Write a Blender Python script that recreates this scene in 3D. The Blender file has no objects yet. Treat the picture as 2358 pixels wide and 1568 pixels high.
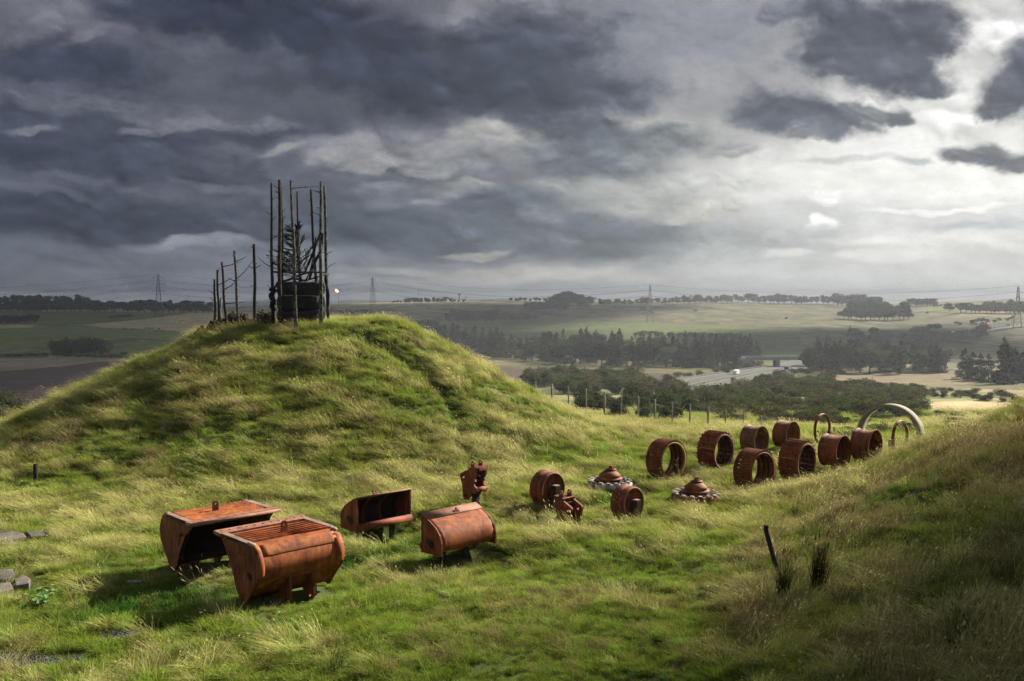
import bpy, bmesh, math, random
import numpy as np
from mathutils import Vector, Matrix
random.seed(7); RNG = np.random.default_rng(11)
R = math.radians
S = bpy.context.scene
COL = S.collection

# ------------------------------------------------------------------ camera geometry (used to survey the place)
F_PX, UC, VC, VH = 2127.0, 1179.0, 784.0, 693.0
PITCH = math.atan((VC - VH) / F_PX)
CP, SP = math.cos(PITCH), math.sin(PITCH)
def ray(u, v):
    a = (u - UC) / F_PX; b = (VC - v) / F_PX
    d = np.array([a, CP + b * SP, -SP + b * CP])
    return d / d[1]                       # scaled so that y = 1
def at(u, v, Y):
    return ray(u, v) * Y

# ------------------------------------------------------------------ noise in numpy
def _hash(ix, iy, s):
    n = (ix.astype(np.int64) * 374761393 + iy.astype(np.int64) * 668265263 + s * 974711) & 0x7fffffff
    n = ((n ^ (n >> 13)) * 1274126177) & 0x7fffffff
    n = n ^ (n >> 16)
    return (n & 0xffff) / 65535.0
def vnoise(x, y, s=0):
    x = np.asarray(x, float); y = np.asarray(y, float)
    ix, iy = np.floor(x), np.floor(y); fx, fy = x - ix, y - iy
    fx = fx * fx * (3 - 2 * fx); fy = fy * fy * (3 - 2 * fy)
    a, b = _hash(ix, iy, s), _hash(ix + 1, iy, s)
    c, d = _hash(ix, iy + 1, s), _hash(ix + 1, iy + 1, s)
    return (a * (1 - fx) + b * fx) * (1 - fy) + (c * (1 - fx) + d * fx) * fy - .5
def fbm(x, y, s=0, o=4):
    t, a = 0, 1.0
    for k in range(o):
        t = t + a * vnoise(np.asarray(x) * 2 ** k, np.asarray(y) * 2 ** k, s + 17 * k); a *= .5
    return t
def sstep(a, b, x):
    t = np.clip((np.asarray(x, float) - a) / (b - a), 0, 1); return t * t * (3 - 2 * t)
def splus(x, k):
    x = np.asarray(x, float) / k
    return k * np.where(x > 30, x, np.log1p(np.exp(np.minimum(x, 30))))
def smax(a, b, k):
    return b + splus(a - b, k)

# ------------------------------------------------------------------ terrain height
E1 = np.array([.723, .691]); NN = np.array([.691, -.723])       # along the rows / towards the viewer
ROW1, ROW2 = np.array([-8.3, 24.6]), np.array([-5.7, 22.5])
VT_Y = [0, 30, 55, 80, 110, 150, 230, 380, 470, 540, 650, 750, 850, 1000, 1180, 1400, 1700, 2000, 2600, 4000, 7000, 12000]
VT_Z = [-12, -11, -11, -12.3, -15.4, -19.4, -26.5, -37, -42, -44.3, -46, -45.5, -42, -35, -28.3, -16.5, -4.5, -5, -12, -25, -45, -80]
TOE_Y = [0, 9, 14, 18, 22.4, 26, 31.3, 37.1, 42.6, 46, 60]
TOE_X = [2.2, 2.6, 3.2, 3.9, 4.9, 6.0, 8.5, 13.2, 17.9, 20.2, 27]
GROOVE = None
def seg_dist(x, y, pts):
    d = np.full(np.shape(x), 1e9)
    for (ax, ay), (bx, by) in zip(pts[:-1], pts[1:]):
        vx, vy = bx - ax, by - ay
        t = np.clip(((x - ax) * vx + (y - ay) * vy) / (vx * vx + vy * vy), 0, 1)
        d = np.minimum(d, np.hypot(x - ax - t * vx, y - ay - t * vy))
    return d
def H(x, y):
    x = np.asarray(x, float); y = np.asarray(y, float)
    V = np.interp(y, VT_Y, VT_Z)
    az = x / np.maximum(y, 1)
    far = sstep(250, 900, y)
    V = V + far * (fbm(x / 260, y / 260, 5, 3) * 5 + 3 * np.sin(az * 9 + 1) * sstep(1100, 1700, y))
    V = V - sstep(1300, 1700, y) * 6 * sstep(-.12, -.35, az)
    V = V + sstep(700, 1000, y) * 7 * sstep(.38, .5, az)
    V = V + sstep(60, 90, y) * sstep(420, 200, y) * fbm(x / 22, y / 22, 9, 3) * 2.2
    e = np.interp(x, [-40, 5, 14.0, 16.5, 18.5, 23], [57, 58.5, 54.5, 50.5, 47.5, 46])
    P = -7.45 - .4 * splus(y - e, .9)
    h = smax(P, V, .35)
    # burial-like cone mound
    cx, cy = -11.4, 51.6
    dx, dy = x - cx, y - cy
    th = np.arctan2(dy, dx); rr = np.hypot(dx, dy)
    rim = 1 / np.sqrt((np.cos(th) / 5.0) ** 2 + (np.sin(th) / 3.6) ** 2)
    front = np.clip(-np.sin(th), 0, 1)
    slope = .52 - .095 * front
    md = -1.50 + .085 * np.clip(dx + .5, 0, 5.5) * np.clip(1.6 - rr / 10, 0, 1) + .22 * fbm(x / 2.2, y / 2.2, 41, 2) - slope * splus(rr - rim, .55)
    md = md + .18 * fbm(x / 4.5, y / 4.5, 31, 3)
    h = smax(md, h, .55)
    # bank on the viewer's right
    toe = np.interp(y, TOE_Y, TOE_X)
    perp = (x - toe) * .83
    bank = .47 * splus(perp, .7) * sstep(54, 45.5, y)
    bank = np.where(bank > 5.5, 5.5 + (bank - 5.5) * .3, bank)
    h = h + bank * (1 + .25 * fbm(x / 3.5, y / 3.5, 77, 2))
    # hollow between the two rows
    rx, ry = x - ROW1[0], y - ROW1[1]
    s = rx * E1[0] + ry * E1[1]; t = rx * NN[0] + ry * NN[1]
    h = h - .42 * np.exp(-((t - 1.45) / .62) ** 2) * sstep(-4.5, -1.5, s) * sstep(20, 14, s)
    for qx, qy, qr, qd in ((-4.1, 29.2, 1.4, .44), (-1.0, 26.4, 1.5, .42), (1.6, 30.6, .8, .15)):
        h = h - qd * np.exp(-((x - qx) ** 2 + (y - qy) ** 2) / qr ** 2)
    # the viewer's own hill
    h = smax(h, -1.7 - .47 * np.maximum(np.hypot(x, y) - .2, 0), .3)
    near = sstep(75, 60, y)
    h = h + near * (.24 * fbm(x / 3.1, y / 3.1, 3, 3) + .13 * fbm(x / .9, y / .9, 13, 2))
    if GROOVE is not None:
        h = h - .32 * np.exp(-(seg_dist(x, y, GROOVE) / .5) ** 2)
    return h
def ground(u, v, ymin=8.0, ymax=9000.0):
    d = ray(u, v)
    Y = np.geomspace(ymin, ymax, 5000)
    hit = np.nonzero(d[2] * Y < H(d[0] * Y, Y))[0]
    if len(hit) == 0: return d * 1700.0
    k = hit[0]
    lo, hi = Y[max(k - 1, 0)], Y[k]
    for _ in range(22):
        m = .5 * (lo + hi)
        if d[2] * m < H(d[0] * m, m): hi = m
        else: lo = m
    return d * hi
GROOVE = [tuple(ground(u, v)[:2]) for u, v in [(1075, 1030), (1062, 985), (1045, 935), (1005, 880), (950, 838), (880, 800), (845, 782)]]
def hz(x, y): return float(H(x, y))

# ------------------------------------------------------------------ mesh builder
class MB:
    def __init__(s): s.v, s.f, s.m, s.sm = [], [], [], []
    def add(s, vs, fs, mi=0, M=None, smooth=False):
        b = len(s.v)
        if M is not None: vs = [tuple(M @ Vector(p)) for p in vs]
        s.v += [tuple(p) for p in vs]
        s.f += [tuple(i + b for i in q) for q in fs]
        s.m += [mi] * len(fs); s.sm += [smooth] * len(fs)
        return s
    def box(s, c, d, M=None, mi=0, rz=0.0, bev=0.0):
        hx, hy, hz_ = d[0] / 2, d[1] / 2, d[2] / 2
        T = Matrix.Translation(c) @ Matrix.Rotation(rz, 4, 'Z')
        if M is not None: T = M @ T
        if bev <= 0:
            vs = [(x, y, z) for z in (-hz_, hz_) for y in (-hy, hy) for x in (-hx, hx)]
            fs = [(0, 2, 3, 1), (4, 5, 7, 6), (0, 1, 5, 4), (2, 6, 7, 3), (0, 4, 6, 2), (1, 3, 7, 5)]
            return s.add(vs, fs, mi, T)
        b = min(bev, hx * .9, hy * .9, hz_ * .9)
        bm = bmesh.new(); bmesh.ops.create_cube(bm, size=1)
        for v in bm.verts: v.co = Vector((v.co.x * d[0], v.co.y * d[1], v.co.z * d[2]))
        bmesh.ops.bevel(bm, geom=bm.edges[:], offset=b, segments=2, affect='EDGES')
        s.bm(bm, mi, T); bm.free(); return s
    def bm(s, bm, mi=0, M=None, smooth=False):
        bm.verts.index_update()
        return s.add([v.co[:] for v in bm.verts], [[v.index for v in f.verts] for f in bm.faces], mi, M, smooth)
    def tube(s, pts, rad, n=8, mi=0, M=None, cap=True, smooth=True):
        pts = [Vector(p) for p in pts]
        rad = rad if hasattr(rad, '__len__') else [rad] * len(pts)
        vs, fs = [], []; up = None
        for i, p in enumerate(pts):
            t = (pts[min(i + 1, len(pts) - 1)] - pts[max(i - 1, 0)]).normalized()
            if up is None:
                up = Vector((0, 0, 1)) if abs(t.z) < .9 else Vector((1, 0, 0))
            a = t.cross(up).normalized(); b = a.cross(t).normalized(); up = b
            for k in range(n):
                w = 2 * math.pi * k / n
                vs.append(p + (a * math.cos(w) + b * math.sin(w)) * rad[i])
        for i in range(len(pts) - 1):
            for k in range(n):
                k2 = (k + 1) % n
                fs.append((i * n + k, i * n + k2, (i + 1) * n + k2, (i + 1) * n + k))
        s.add(vs, fs, mi, M, smooth)
        if cap:
            s.add(vs[:n], [tuple(range(n))[::-1]], mi, M); s.add(vs[-n:], [tuple(range(n))], mi, M)
        return s
    def lathe(s, prof, n=48, mi=0, M=None, closed=False, smooth=True, skip=None):
        # prof: list of (radius, z) round local z
        vs, fs = [], []
        for r, z in prof:
            for k in range(n):
                w = 2 * math.pi * k / n; vs.append((r * math.cos(w), r * math.sin(w), z))
        m = len(prof)
        for i in range(m if closed else m - 1):
            j = (i + 1) % m
            for k in range(n):
                if skip and skip(i, k): continue
                k2 = (k + 1) % n
                fs.append((i * n + k, i * n + k2, j * n + k2, j * n + k))
        return s.add(vs, fs, mi, M, smooth)
    def plate(s, outer, holes, t, M=None, mi=0):
        # flat plate in local xy, thickness t centred on z = 0, with round holes (cx, cy, r)
        bm = bmesh.new(); loops = []
        def loop(pts):
            vs = [bm.verts.new((p[0], p[1], 0)) for p in pts]
            for i in range(len(vs)): bm.edges.new((vs[i], vs[(i + 1) % len(vs)]))
            loops.append([p for p in pts])
        loop(outer)
        for cx, cy, r in holes:
            loop([(cx + r * math.cos(2 * math.pi * k / 14), cy + r * math.sin(2 * math.pi * k / 14)) for k in range(14)])
        bmesh.ops.triangle_fill(bm, edges=bm.edges[:], use_beauty=True)
        bm.verts.index_update()
        vs = [v.co[:] for v in bm.verts]; fs = [[v.index for v in f.verts] for f in bm.faces]
        bm.free()
        s.add([(x, y, t / 2) for x, y, _ in vs], fs, mi, M)
        s.add([(x, y, -t / 2) for x, y, _ in vs], [q[::-1] for q in fs], mi, M)
        for L in loops:
            n = len(L)
            w = [(x, y, t / 2) for x, y in L] + [(x, y, -t / 2) for x, y in L]
            s.add(w, [(i, (i + 1) % n, n + (i + 1) % n, n + i) for i in range(n)], mi, M)
        return s
    def mesh(s, name, mats):
        me = bpy.data.meshes.new(name)
        me.from_pydata(s.v, [], s.f)
        for m in (mats if isinstance(mats, (list, tuple)) else [mats]): me.materials.append(m)
        me.polygons.foreach_set('material_index', s.m)
        me.polygons.foreach_set('use_smooth', s.sm)
        me.update()
        bm = bmesh.new(); bm.from_mesh(me); bmesh.ops.remove_doubles(bm, verts=bm.verts[:], dist=1e-5)
        bmesh.ops.recalc_face_normals(bm, faces=bm.faces[:]); bm.to_mesh(me); bm.free()
        return me
    def build(s, name, mats, parent=None, loc=None, rz=None):
        o = bpy.data.objects.new(name, s.mesh(name, mats)); COL.objects.link(o)
        if parent is not None: o.parent = parent
        if loc is not None: o.location = loc
        if rz is not None: o.rotation_euler = (0, 0, rz)
        return o
def tag(o, label=None, cat=None, group=None, kind=None):
    if label: o['label'] = label
    if cat: o['category'] = cat
    if group: o['group'] = group
    if kind: o['kind'] = kind
    return o
def thing(name, label, cat, loc=(0, 0, 0), rz=0.0, group=None):
    o = bpy.data.objects.new(name, None); o.empty_display_size = .2; COL.objects.link(o)
    o.location = loc; o.rotation_euler = (0, 0, rz)
    return tag(o, label, cat, group)
def copy_tree(o, parent=None):
    c = o.copy(); COL.objects.link(c)
    if parent is not None: c.parent = parent
    for ch in list(o.children): copy_tree(ch, c)
    return c
ONES = 'zero first second third fourth fifth sixth seventh eighth ninth tenth eleventh twelfth thirteenth fourteenth fifteenth sixteenth seventeenth eighteenth nineteenth'.split()
TENS = {2: 'twent', 3: 'thirt', 4: 'fort', 5: 'fift', 6: 'sixt', 7: 'sevent', 8: 'eight', 9: 'ninet'}
def nth(n):
    if n >= 100: return 'hundredth' if n == 100 else 'hundred-and-' + nth(n - 100)
    if n < 20: return ONES[n]
    return TENS[n // 10] + ('ieth' if n % 10 == 0 else 'y-' + ONES[n % 10])

# ------------------------------------------------------------------ materials
def new_mat(name):
    m = bpy.data.materials.new(name); m.use_nodes = True
    nt = m.node_tree; nt.nodes.clear()
    out = nt.nodes.new('ShaderNodeOutputMaterial')
    return m, nt, out
def N(nt, t, **kw):
    n = nt.nodes.new('ShaderNode' + t)
    for k, v in kw.items():
        if k.startswith('i_'):
            key = k[2:]; key = int(key) if key.isdigit() else key.replace('_', ' ')
            n.inputs[key].default_value = v
        else: setattr(n, k, v)
    return n
def L(nt, a, b): nt.links.new(a, b)
def ramp(nt, fac, stops):
    n = N(nt, 'ValToRGB'); cr = n.color_ramp
    while len(cr.elements) < len(stops): cr.elements.new(.5)
    for e, (p, c) in zip(cr.elements, stops):
        e.position = p; e.color = (*c, 1) if len(c) == 3 else c
    L(nt, fac, n.inputs[0]); return n.outputs[0]
def mixc(nt, fac, a, b, mode='MIX'):
    n = N(nt, 'Mix', data_type='RGBA', blend_type=mode)
    for s, x in ((n.inputs[0], fac), (n.inputs[6], a), (n.inputs[7], b)):
        if isinstance(x, (int, float)): s.default_value = x
        elif isinstance(x, (tuple, list)): s.default_value = (*x, 1) if len(x) == 3 else x
        else: L(nt, x, s)
    return n.outputs[2]
def mth(nt, op, a, b=None, c=None, clamp=False):
    n = N(nt, 'Math', operation=op); n.use_clamp = clamp
    for i, x in enumerate((a, b, c)):
        if x is None: continue
        if isinstance(x, (int, float)): n.inputs[i].default_value = x
        else: L(nt, x, n.inputs[i])
    return n.outputs[0]
def noise(nt, vec, scale, detail=4, rough=.55, dist=0.0, out='Fac'):
    n = N(nt, 'TexNoise'); n.inputs['Scale'].default_value = scale; n.inputs['Detail'].default_value = detail
    n.inputs['Roughness'].default_value = rough; n.inputs['Distortion'].default_value = dist
    if vec is not None: L(nt, vec, n.inputs['Vector'])
    return n.outputs[out]
def bump(nt, height, strength, dist=.02):
    n = N(nt, 'Bump'); n.inputs['Strength'].default_value = strength; n.inputs['Distance'].default_value = dist
    L(nt, height, n.inputs['Height']); return n.outputs[0]
def plain(name, col, rough=.8, metal=0.0, var=.25, scale=3.0, bumps=.25, col2=None):
    m, nt, out = new_mat(name)
    tc = N(nt, 'TexCoord'); b = N(nt, 'BsdfPrincipled')
    f = noise(nt, tc.outputs['Object'], scale, 5)
    c2 = col2 or tuple(x * (1 - var) for x in col)
    L(nt, ramp(nt, f, [(.3, c2), (.7, col)]), b.inputs['Base Color'])
    b.inputs['Roughness'].default_value = rough; b.inputs['Metallic'].default_value = metal; b.inputs['Specular IOR Level'].default_value = .12 if rough > .7 else .4
    if bumps: L(nt, bump(nt, noise(nt, tc.outputs['Object'], scale * 8, 4), bumps), b.inputs['Normal'])
    L(nt, b.outputs[0], out.inputs[0]); return m
def rust(name, lo, mid, hi, streak=.5, paint=None, pa=.5, rough=.72, scale=2.2):
    m, nt, out = new_mat(name)
    tc = N(nt, 'TexCoord'); b = N(nt, 'BsdfPrincipled')
    oi = N(nt, 'ObjectInfo')
    off = N(nt, 'VectorMath', operation='ADD'); L(nt, tc.outputs['Object'], off.inputs[0])
    sc = N(nt, 'VectorMath', operation='SCALE'); sc.inputs[0].default_value = (7, 3, 5); L(nt, oi.outputs['Random'], sc.inputs['Scale']); L(nt, sc.outputs[0], off.inputs[1])
    v = off.outputs[0]
    mp = N(nt, 'Mapping'); mp.inputs['Scale'].default_value = (2.2, 2.2, .35); L(nt, v, mp.inputs[0])
    a = noise(nt, v, scale, 6, .62); s = noise(nt, mp.outputs[0], scale * 1.6, 5, .6)
    f = mth(nt, 'ADD', mth(nt, 'MULTIPLY', a, 1 - streak), mth(nt, 'MULTIPLY', s, streak))
    c = ramp(nt, f, [(.36, lo), (.49, mid), (.62, hi)])
    pit = noise(nt, v, 38, 3, .7)
    c = mixc(nt, mth(nt, 'MULTIPLY', ramp(nt, pit, [(.5, (0, 0, 0)), (.72, (1, 1, 1))]), .55), c, tuple(x * .45 for x in lo))
    blot = noise(nt, v, 1.3, 5, .65)
    dk = noise(nt, mp.outputs[0], 1.1, 6, .7)
    c = mixc(nt, ramp(nt, dk, [(.52, (0, 0, 0)), (.68, (.7, .7, .7))]), c, tuple(x * .55 for x in lo))
    c = mixc(nt, ramp(nt, blot, [(.5, (0, 0, 0)), (.75, (.55, .55, .55))]), c, hi)
    if paint:
        pf = noise(nt, v, 1.7, 6, .7)
        c = mixc(nt, ramp(nt, pf, [(1 - pa - .04, (0, 0, 0)), (1 - pa + .04, (1, 1, 1))]), c, paint)
    L(nt, c, b.inputs['Base Color'])
    b.inputs['Roughness'].default_value = rough; b.inputs['Metallic'].default_value = 0.0
    b.inputs['Specular IOR Level'].default_value = .18
    L(nt, bump(nt, mth(nt, 'ADD', mth(nt, 'MULTIPLY', pit, .5), a), .45, .02), b.inputs['Normal'])
    L(nt, b.outputs[0], out.inputs[0]); return m
M = {}
M['rust_orange'] = rust('rust_orange', (.075, .020, .008), (.19, .050, .013), (.33, .098, .022), .55)
M['rust_brown'] = rust('rust_brown', (.055, .018, .009), (.14, .041, .015), (.24, .074, .023), .6)
M['rust_dark'] = rust('rust_dark', (.022, .013, .011), (.045, .022, .016), (.075, .032, .02), .5)
M['rust_pale'] = rust('rust_pale', (.13, .058, .036), (.21, .095, .06), (.29, .15, .10), .3)
M['rust_red'] = rust('rust_red', (.055, .016, .009), (.135, .037, .015), (.22, .064, .024), .6)
M['rust_yellow'] = rust('rust_yellow', (.05, .022, .014), (.10, .042, .022), (.16, .062, .028), .5, paint=(.26, .17, .03), pa=.42)
M['yellow_paint'] = rust('yellow_paint', (.08, .04, .02), (.24, .15, .03), (.30, .20, .045), .4)
M['grey_paint'] = rust('grey_paint', (.10, .07, .05), (.29, .275, .225), (.42, .41, .36), .5)
M['white_paint'] = rust('white_paint', (.08, .05, .035), (.22, .205, .165), (.32, .31, .27), .3)
M['worn_steel'] = rust('worn_steel', (.12, .07, .05), (.21, .14, .11), (.29, .21, .17), .4)
M['rust_inner_shade'] = rust('rust_inner_shade', (.010, .006, .005), (.020, .010, .008), (.034, .015, .010), .4, rough=.9)  # near-black bowl insides, the shade of the mouth painted into the rust colour
M['letter_iron'] = plain('letter_iron', (.016, .010, .007), .7)
M['post_steel'] = plain('post_steel', (.035, .028, .024), .8)
M['concrete'] = plain('concrete', (.215, .19, .15), .9, var=.32, scale=2.5, bumps=.4)
M['concrete_grey'] = plain('concrete_grey', (.30, .29, .27), .9)
M['rubber'] = plain('rubber', (.012, .012, .014), .75, var=.4, scale=5, bumps=.3)
M['rubber_green'] = plain('rubber_green', (.014, .015, .010), .85, var=.5, scale=2, bumps=.3)
M['rope_black'] = plain('rope_black', (.014, .014, .016), .85, var=.5, scale=30, bumps=.6)
M['cable_grey'] = plain('cable_grey', (.035, .035, .042), .8, var=.5, scale=30, bumps=.6)
M['steel'] = plain('galvanised_steel', (.13, .135, .145), .6, metal=.2)
M['pylon'] = plain('pylon_steel', (.05, .053, .06), .7, bumps=0)
M['white'] = plain('white_coat', (.75, .75, .74), .5, bumps=0, var=.06)
M['stone'] = plain('sandstone', (.135, .118, .105), .95, var=.55, scale=4, bumps=.8)
M['gravel'] = plain('gravel_stone', (.09, .085, .09), .95, var=.5, scale=9, bumps=.4)
# ================================================================== the rusted exhibits
RZ = math.atan2(E1[1], E1[0])                  # local x runs along the rows, local -y faces the viewer's side
def spot(u, v, dz=0.0):
    p = ground(u, v); return (p[0], p[1], hz(p[0], p[1]) + dz)
def strip(prof, x0, x1, nx, thick, disp=None):
    """sheet bent along a (d, h) profile, run along x; d is towards -y"""
    b = MB(); pr = [Vector((p[0], p[1])) for p in prof]; n = len(pr)
    nor = []
    for i in range(n):
        t = (pr[min(i + 1, n - 1)] - pr[max(i - 1, 0)]).normalized(); nor.append(Vector((-t.y, t.x)))
    vs = []
    for side in (0, 1):
        for k in range(nx + 1):
            x = x0 + (x1 - x0) * k / nx
            for i in range(n):
                o = disp(x, i / (n - 1), pr[i]) if disp else 0
                q = pr[i] + nor[i] * (o - side * thick); vs.append((x, -q.x, q.y))
    w = (nx + 1) * n; fs = []
    for k in range(nx):
        for i in range(n - 1):
            a = k * n + i
            fs.append((a, a + 1, a + n + 1, a + n)); fs.append((w + a, w + a + n, w + a + n + 1, w + a + 1))
    for i in range(n - 1):
        fs.append((i, w + i, w + i + 1, i + 1)); a = nx * n + i; fs.append((a, a + 1, w + a + 1, w + a))
    for k in range(nx):
        a = k * n; fs.append((a, a + n, w + a + n, w + a)); a = k * n + n - 1; fs.append((a, w + a, w + a + n, a + n))
    b.add(vs, fs, 0, None, True)
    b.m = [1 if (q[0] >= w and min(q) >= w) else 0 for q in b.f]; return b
def smooth_line(pts, n):
    pts = [Vector((*p, 0)) for p in pts]; out = []
    for i in range(len(pts) - 1):
        p0, p1, p2, p3 = pts[max(i - 1, 0)], pts[i], pts[i + 1], pts[min(i + 2, len(pts) - 1)]
        for k in range(n):
            t = k / n
            q = .5 * ((2 * p1) + (p2 - p0) * t + (2 * p0 - 5 * p1 + 4 * p2 - p3) * t * t + (3 * p1 - p0 - 3 * p2 + p3) * t ** 3)
            out.append((q.x, q.y))
    out.append((pts[-1].x, pts[-1].y)); return out
YZ = lambda x: Matrix.Translation((x, 0, 0)) @ Matrix(((0, 0, 1, 0), (-1, 0, 0, 0), (0, 1, 0, 0), (0, 0, 0, 1)))   # plate (d, h) at x
def lettering(name, parent, x, cd, ch, w, strokes):
    b = MB()
    for st in strokes:
        pts = [(x, -(cd + p[0] * w), ch + p[1] * w) for p in st]
        for p, q in zip(pts[:-1], pts[1:]):
            m = [(p[i] + q[i]) / 2 for i in range(3)]; dl = Vector(q) - Vector(p)
            ang = math.atan2(dl.z, dl.y)
            T = Matrix.Translation(m) @ Matrix.Rotation(ang, 4, 'X')
            b.box((0, 0, 0), (.03, dl.length + .025, .034), T)
    return b.build(name, M['letter_iron'], parent)
# upside-down (M K L with its bracket, as cast on the plates
STROKES = [[(-1, .42), (-.72, .48), (-.66, -.25)], [(-.62, -.62), (-.35, -.3)], [(-.3, .3), (.02, -.02), (-.3, -.42)], [(.08, .28), (.1, -.45)],
           [(.22, .62), (.24, .18)], [(.24, -.42), (.26, -1.0)], [(.5, .22), (.54, -.5)], [(.54, -.5), (.66, .12), (.78, -.5)], [(.78, -.5), (.84, .1)],
           [(.95, .4), (1.08, .0), (1.05, -.5), (.82, -.98), (.55, -1.02)], [(-.1, -.92), (.2, -1.02)]]
def eye(parent, x, d, h, tall, lean=0.0, diamond=False):
    if diamond: o = [(-.13, 0), (0, -.17), (.13, 0), (0, .17)]; ho = [(0, .02, .045)]
    else:
        o = [(-.085, 0), (.085, 0), (.085, tall - .085)] + [(.085 * math.cos(a), tall - .085 + .085 * math.sin(a)) for a in np.linspace(.3, 2.84, 7)] + [(-.085, tall - .085)]
        ho = [(0, tall - .09, .042)]
    T = Matrix.Translation((x, -d, h)) @ Matrix.Rotation(lean, 4, 'X') @ Matrix.Rotation(R(90), 4, 'X')
    return MB().plate(o, ho, .045, T).build('lifting_eye', M['rust_red'], parent)

LBK = 2.32
def make_mining_bucket(name, label, loc, rz):
    t = thing(name, label, 'excavator bucket', loc, rz, 'pair of mining buckets')
    top = [(-1.22, 1.42), (-.9, 1.455), (-.5, 1.475), (-.1, 1.48), (.25, 1.475)]
    fr = [(.25, 1.475), (.47, 1.40), (.60, 1.24), (.68, 1.05), (.69, .88), (.64, .70)]
    prof = smooth_line(top, 16)[:-1] + smooth_line(fr, 7) + [(.62, .66), (.45, .48), (.27, .29), (.06, .07)]
    def dent(x, s, q):
        a = 0.0
        if q.x < .3 and q.y > 1.3:
            w = sstep(.32, .1, q.x) * sstep(-1.15, -.95, q.x)
            ph = (q.x + .07 * math.exp(-((x - 1.25) / .35) ** 2) + .03 * math.sin(x * 2.1)) / .25
            a = w * (- .05 * math.exp(-((x - 1.2) / .75) ** 2) * math.exp(-((q.x + .45) / .5) ** 2))
        return a + .006 * float(vnoise(x * 3, s * 9, 5))
    strip(prof, .035, LBK - .035, 60, .055, dent).build('bowl', [M['rust_orange'], M['rust_inner_shade']], t)
    for r_ in range(6):          # overlapping wear slats across the top, buckled in the middle
        sl = MB(); vs = []; nx = 40; x0_, x1_ = .11, LBK - .11
        for k in range(nx + 1):
            x = x0_ + (x1_ - x0_) * k / nx; wv = .06 * math.exp(-((x - 1.25) / .4) ** 2) + .035 * math.sin(x * 2.1 + .3)
            sg = -.05 * math.exp(-((x - 1.2) / .75) ** 2)
            da = -1.02 + .195 * r_ - wv; db = da + .215
            dz = lambda d: 1.455 + .03 * sstep(-1.0, -.4, d) + sg * math.exp(-((d + .45) / .5) ** 2)
            vs += [(x, -da, dz(da) + .010), (x, -db, dz(db) + .050), (x, -db, dz(db) - .02), (x, -da, dz(da) - .02)]
        fs = [f for k in range(nx) for f in ((4 * k, 4 * k + 1, 4 * k + 5, 4 * k + 4), (4 * k + 1, 4 * k + 2, 4 * k + 6, 4 * k + 5), (4 * k + 2, 4 * k + 3, 4 * k + 7, 4 * k + 6), (4 * k + 3, 4 * k, 4 * k + 4, 4 * k + 7))] + [(3, 2, 1, 0), (4 * nx, 4 * nx + 1, 4 * nx + 2, 4 * nx + 3)]
        sl.add(vs, fs); sl.build('wear_slat', M['rust_orange'], t)
    side = [(-1.2, 1.36), (-1.02, 1.41), (.24, 1.455), (.47, 1.39), (.60, 1.23), (.675, 1.05), (.685, .88), (.63, .67), (.27, .27), (.02, -.03), (-.12, .0), (-.37, .17), (-.56, .56), (-.77, .91), (-.99, 1.16)]
    for x in (0.0, LBK):
        p = MB().plate(side, [], .07, YZ(x)).build('side_plate', M['rust_brown'], t)
        # cutter edge down the mouth of the plate
        e = [(-.99, 1.16), (-.77, .91), (-.56, .56), (-.37, .17), (-.12, .0), (-.03, .06), (-.26, .26), (-.44, .6), (-.64, .94), (-.84, 1.19)]
        MB().plate(e, [], .10, YZ(x)).build('cutting_edge', M['rust_brown'], p)
        if x == 0:
            lettering('cast_letters', p, -.045, .24, .72, .085, STROKES)
        # wear strip along the top edge with bolt caps
        wb = MB(); wb.box((x, .47, 1.495), (.17, 1.28, .03), bev=.01)
        wb.build('wear_strip', M['worn_steel'], p)
        cb = MB()
        for d in (.34, .22):
            cb.lathe([(.0, .035), (.06, .03), (.075, .0), (.075, -.02)], 16, 0, Matrix.Translation((x + (.02 if x == 0 else -.02), -d, 1.47)) @ Matrix.Rotation(R(18), 4, 'X'))
        cb.build('bolt_cap', M['worn_steel'], p)
        ch = MB().plate([(-1.16, 1.38), (.22, 1.43), (.28, 1.2), (.12, 1.08), (-.25, 1.12), (-.86, 1.14)], [], .012, YZ(x - .042 if x == 0 else x + .042))
        ch.build('cheek_patch', M['rust_brown'], p)
    # lip with its row of bolt holes
    b = MB(); n = 11; cw = (LBK + .22) / n
    for i in range(n):
        x0 = -.11 + i * cw
        T = Matrix.Translation((x0 + cw / 2, 1.27, 1.47)) @ Matrix.Rotation(R(4), 4, 'X')
        b.plate([(-cw / 2, -.17), (cw / 2, -.17), (cw / 2, .17), (-cw / 2, .17)], [(0, .03, .036)], .09, T)
    b.tube([(-.11, 1.44, 1.475), (LBK + .11, 1.44, 1.475)], .047, 10)
    b.build('lip', M['rust_pale'], t)
    # welded bands on the front
    bd = MB()
    bp = smooth_line([(.40, 1.44), (.50, 1.37), (.575, 1.28), (.605, 1.21)], 5)
    s2 = strip([(p[0] + .022, p[1] + .016) for p in bp], .14, LBK - .12, 14, .02); bd.add(s2.v, s2.f, 0, None, True)
    fp = [(p[0] + .03, p[1] + .012) for p in smooth_line(fr[1:], 5)]
    s3 = strip(fp, LBK - .2, LBK + .03, 2, .03); bd.add(s3.v, s3.f, 0, None, True)
    s4 = strip([(p[0] + .018, p[1] + .006) for p in smooth_line(fr, 5)], -.02, .12, 2, .02); bd.add(s4.v, s4.f, 0, None, True)
    bd.build('wear_band', M['rust_orange'], t)
    for x in (.86, 1.52):
        MB().plate([(.60, .62), (.62, .02), (.5, -.16), (.3, -.17), (.2, -.02), (.06, .10)], [(.45, -.02, .06)], .07, YZ(x)).build('hinge_lug', M['rust_brown'], t)
    g = MB()
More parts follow.
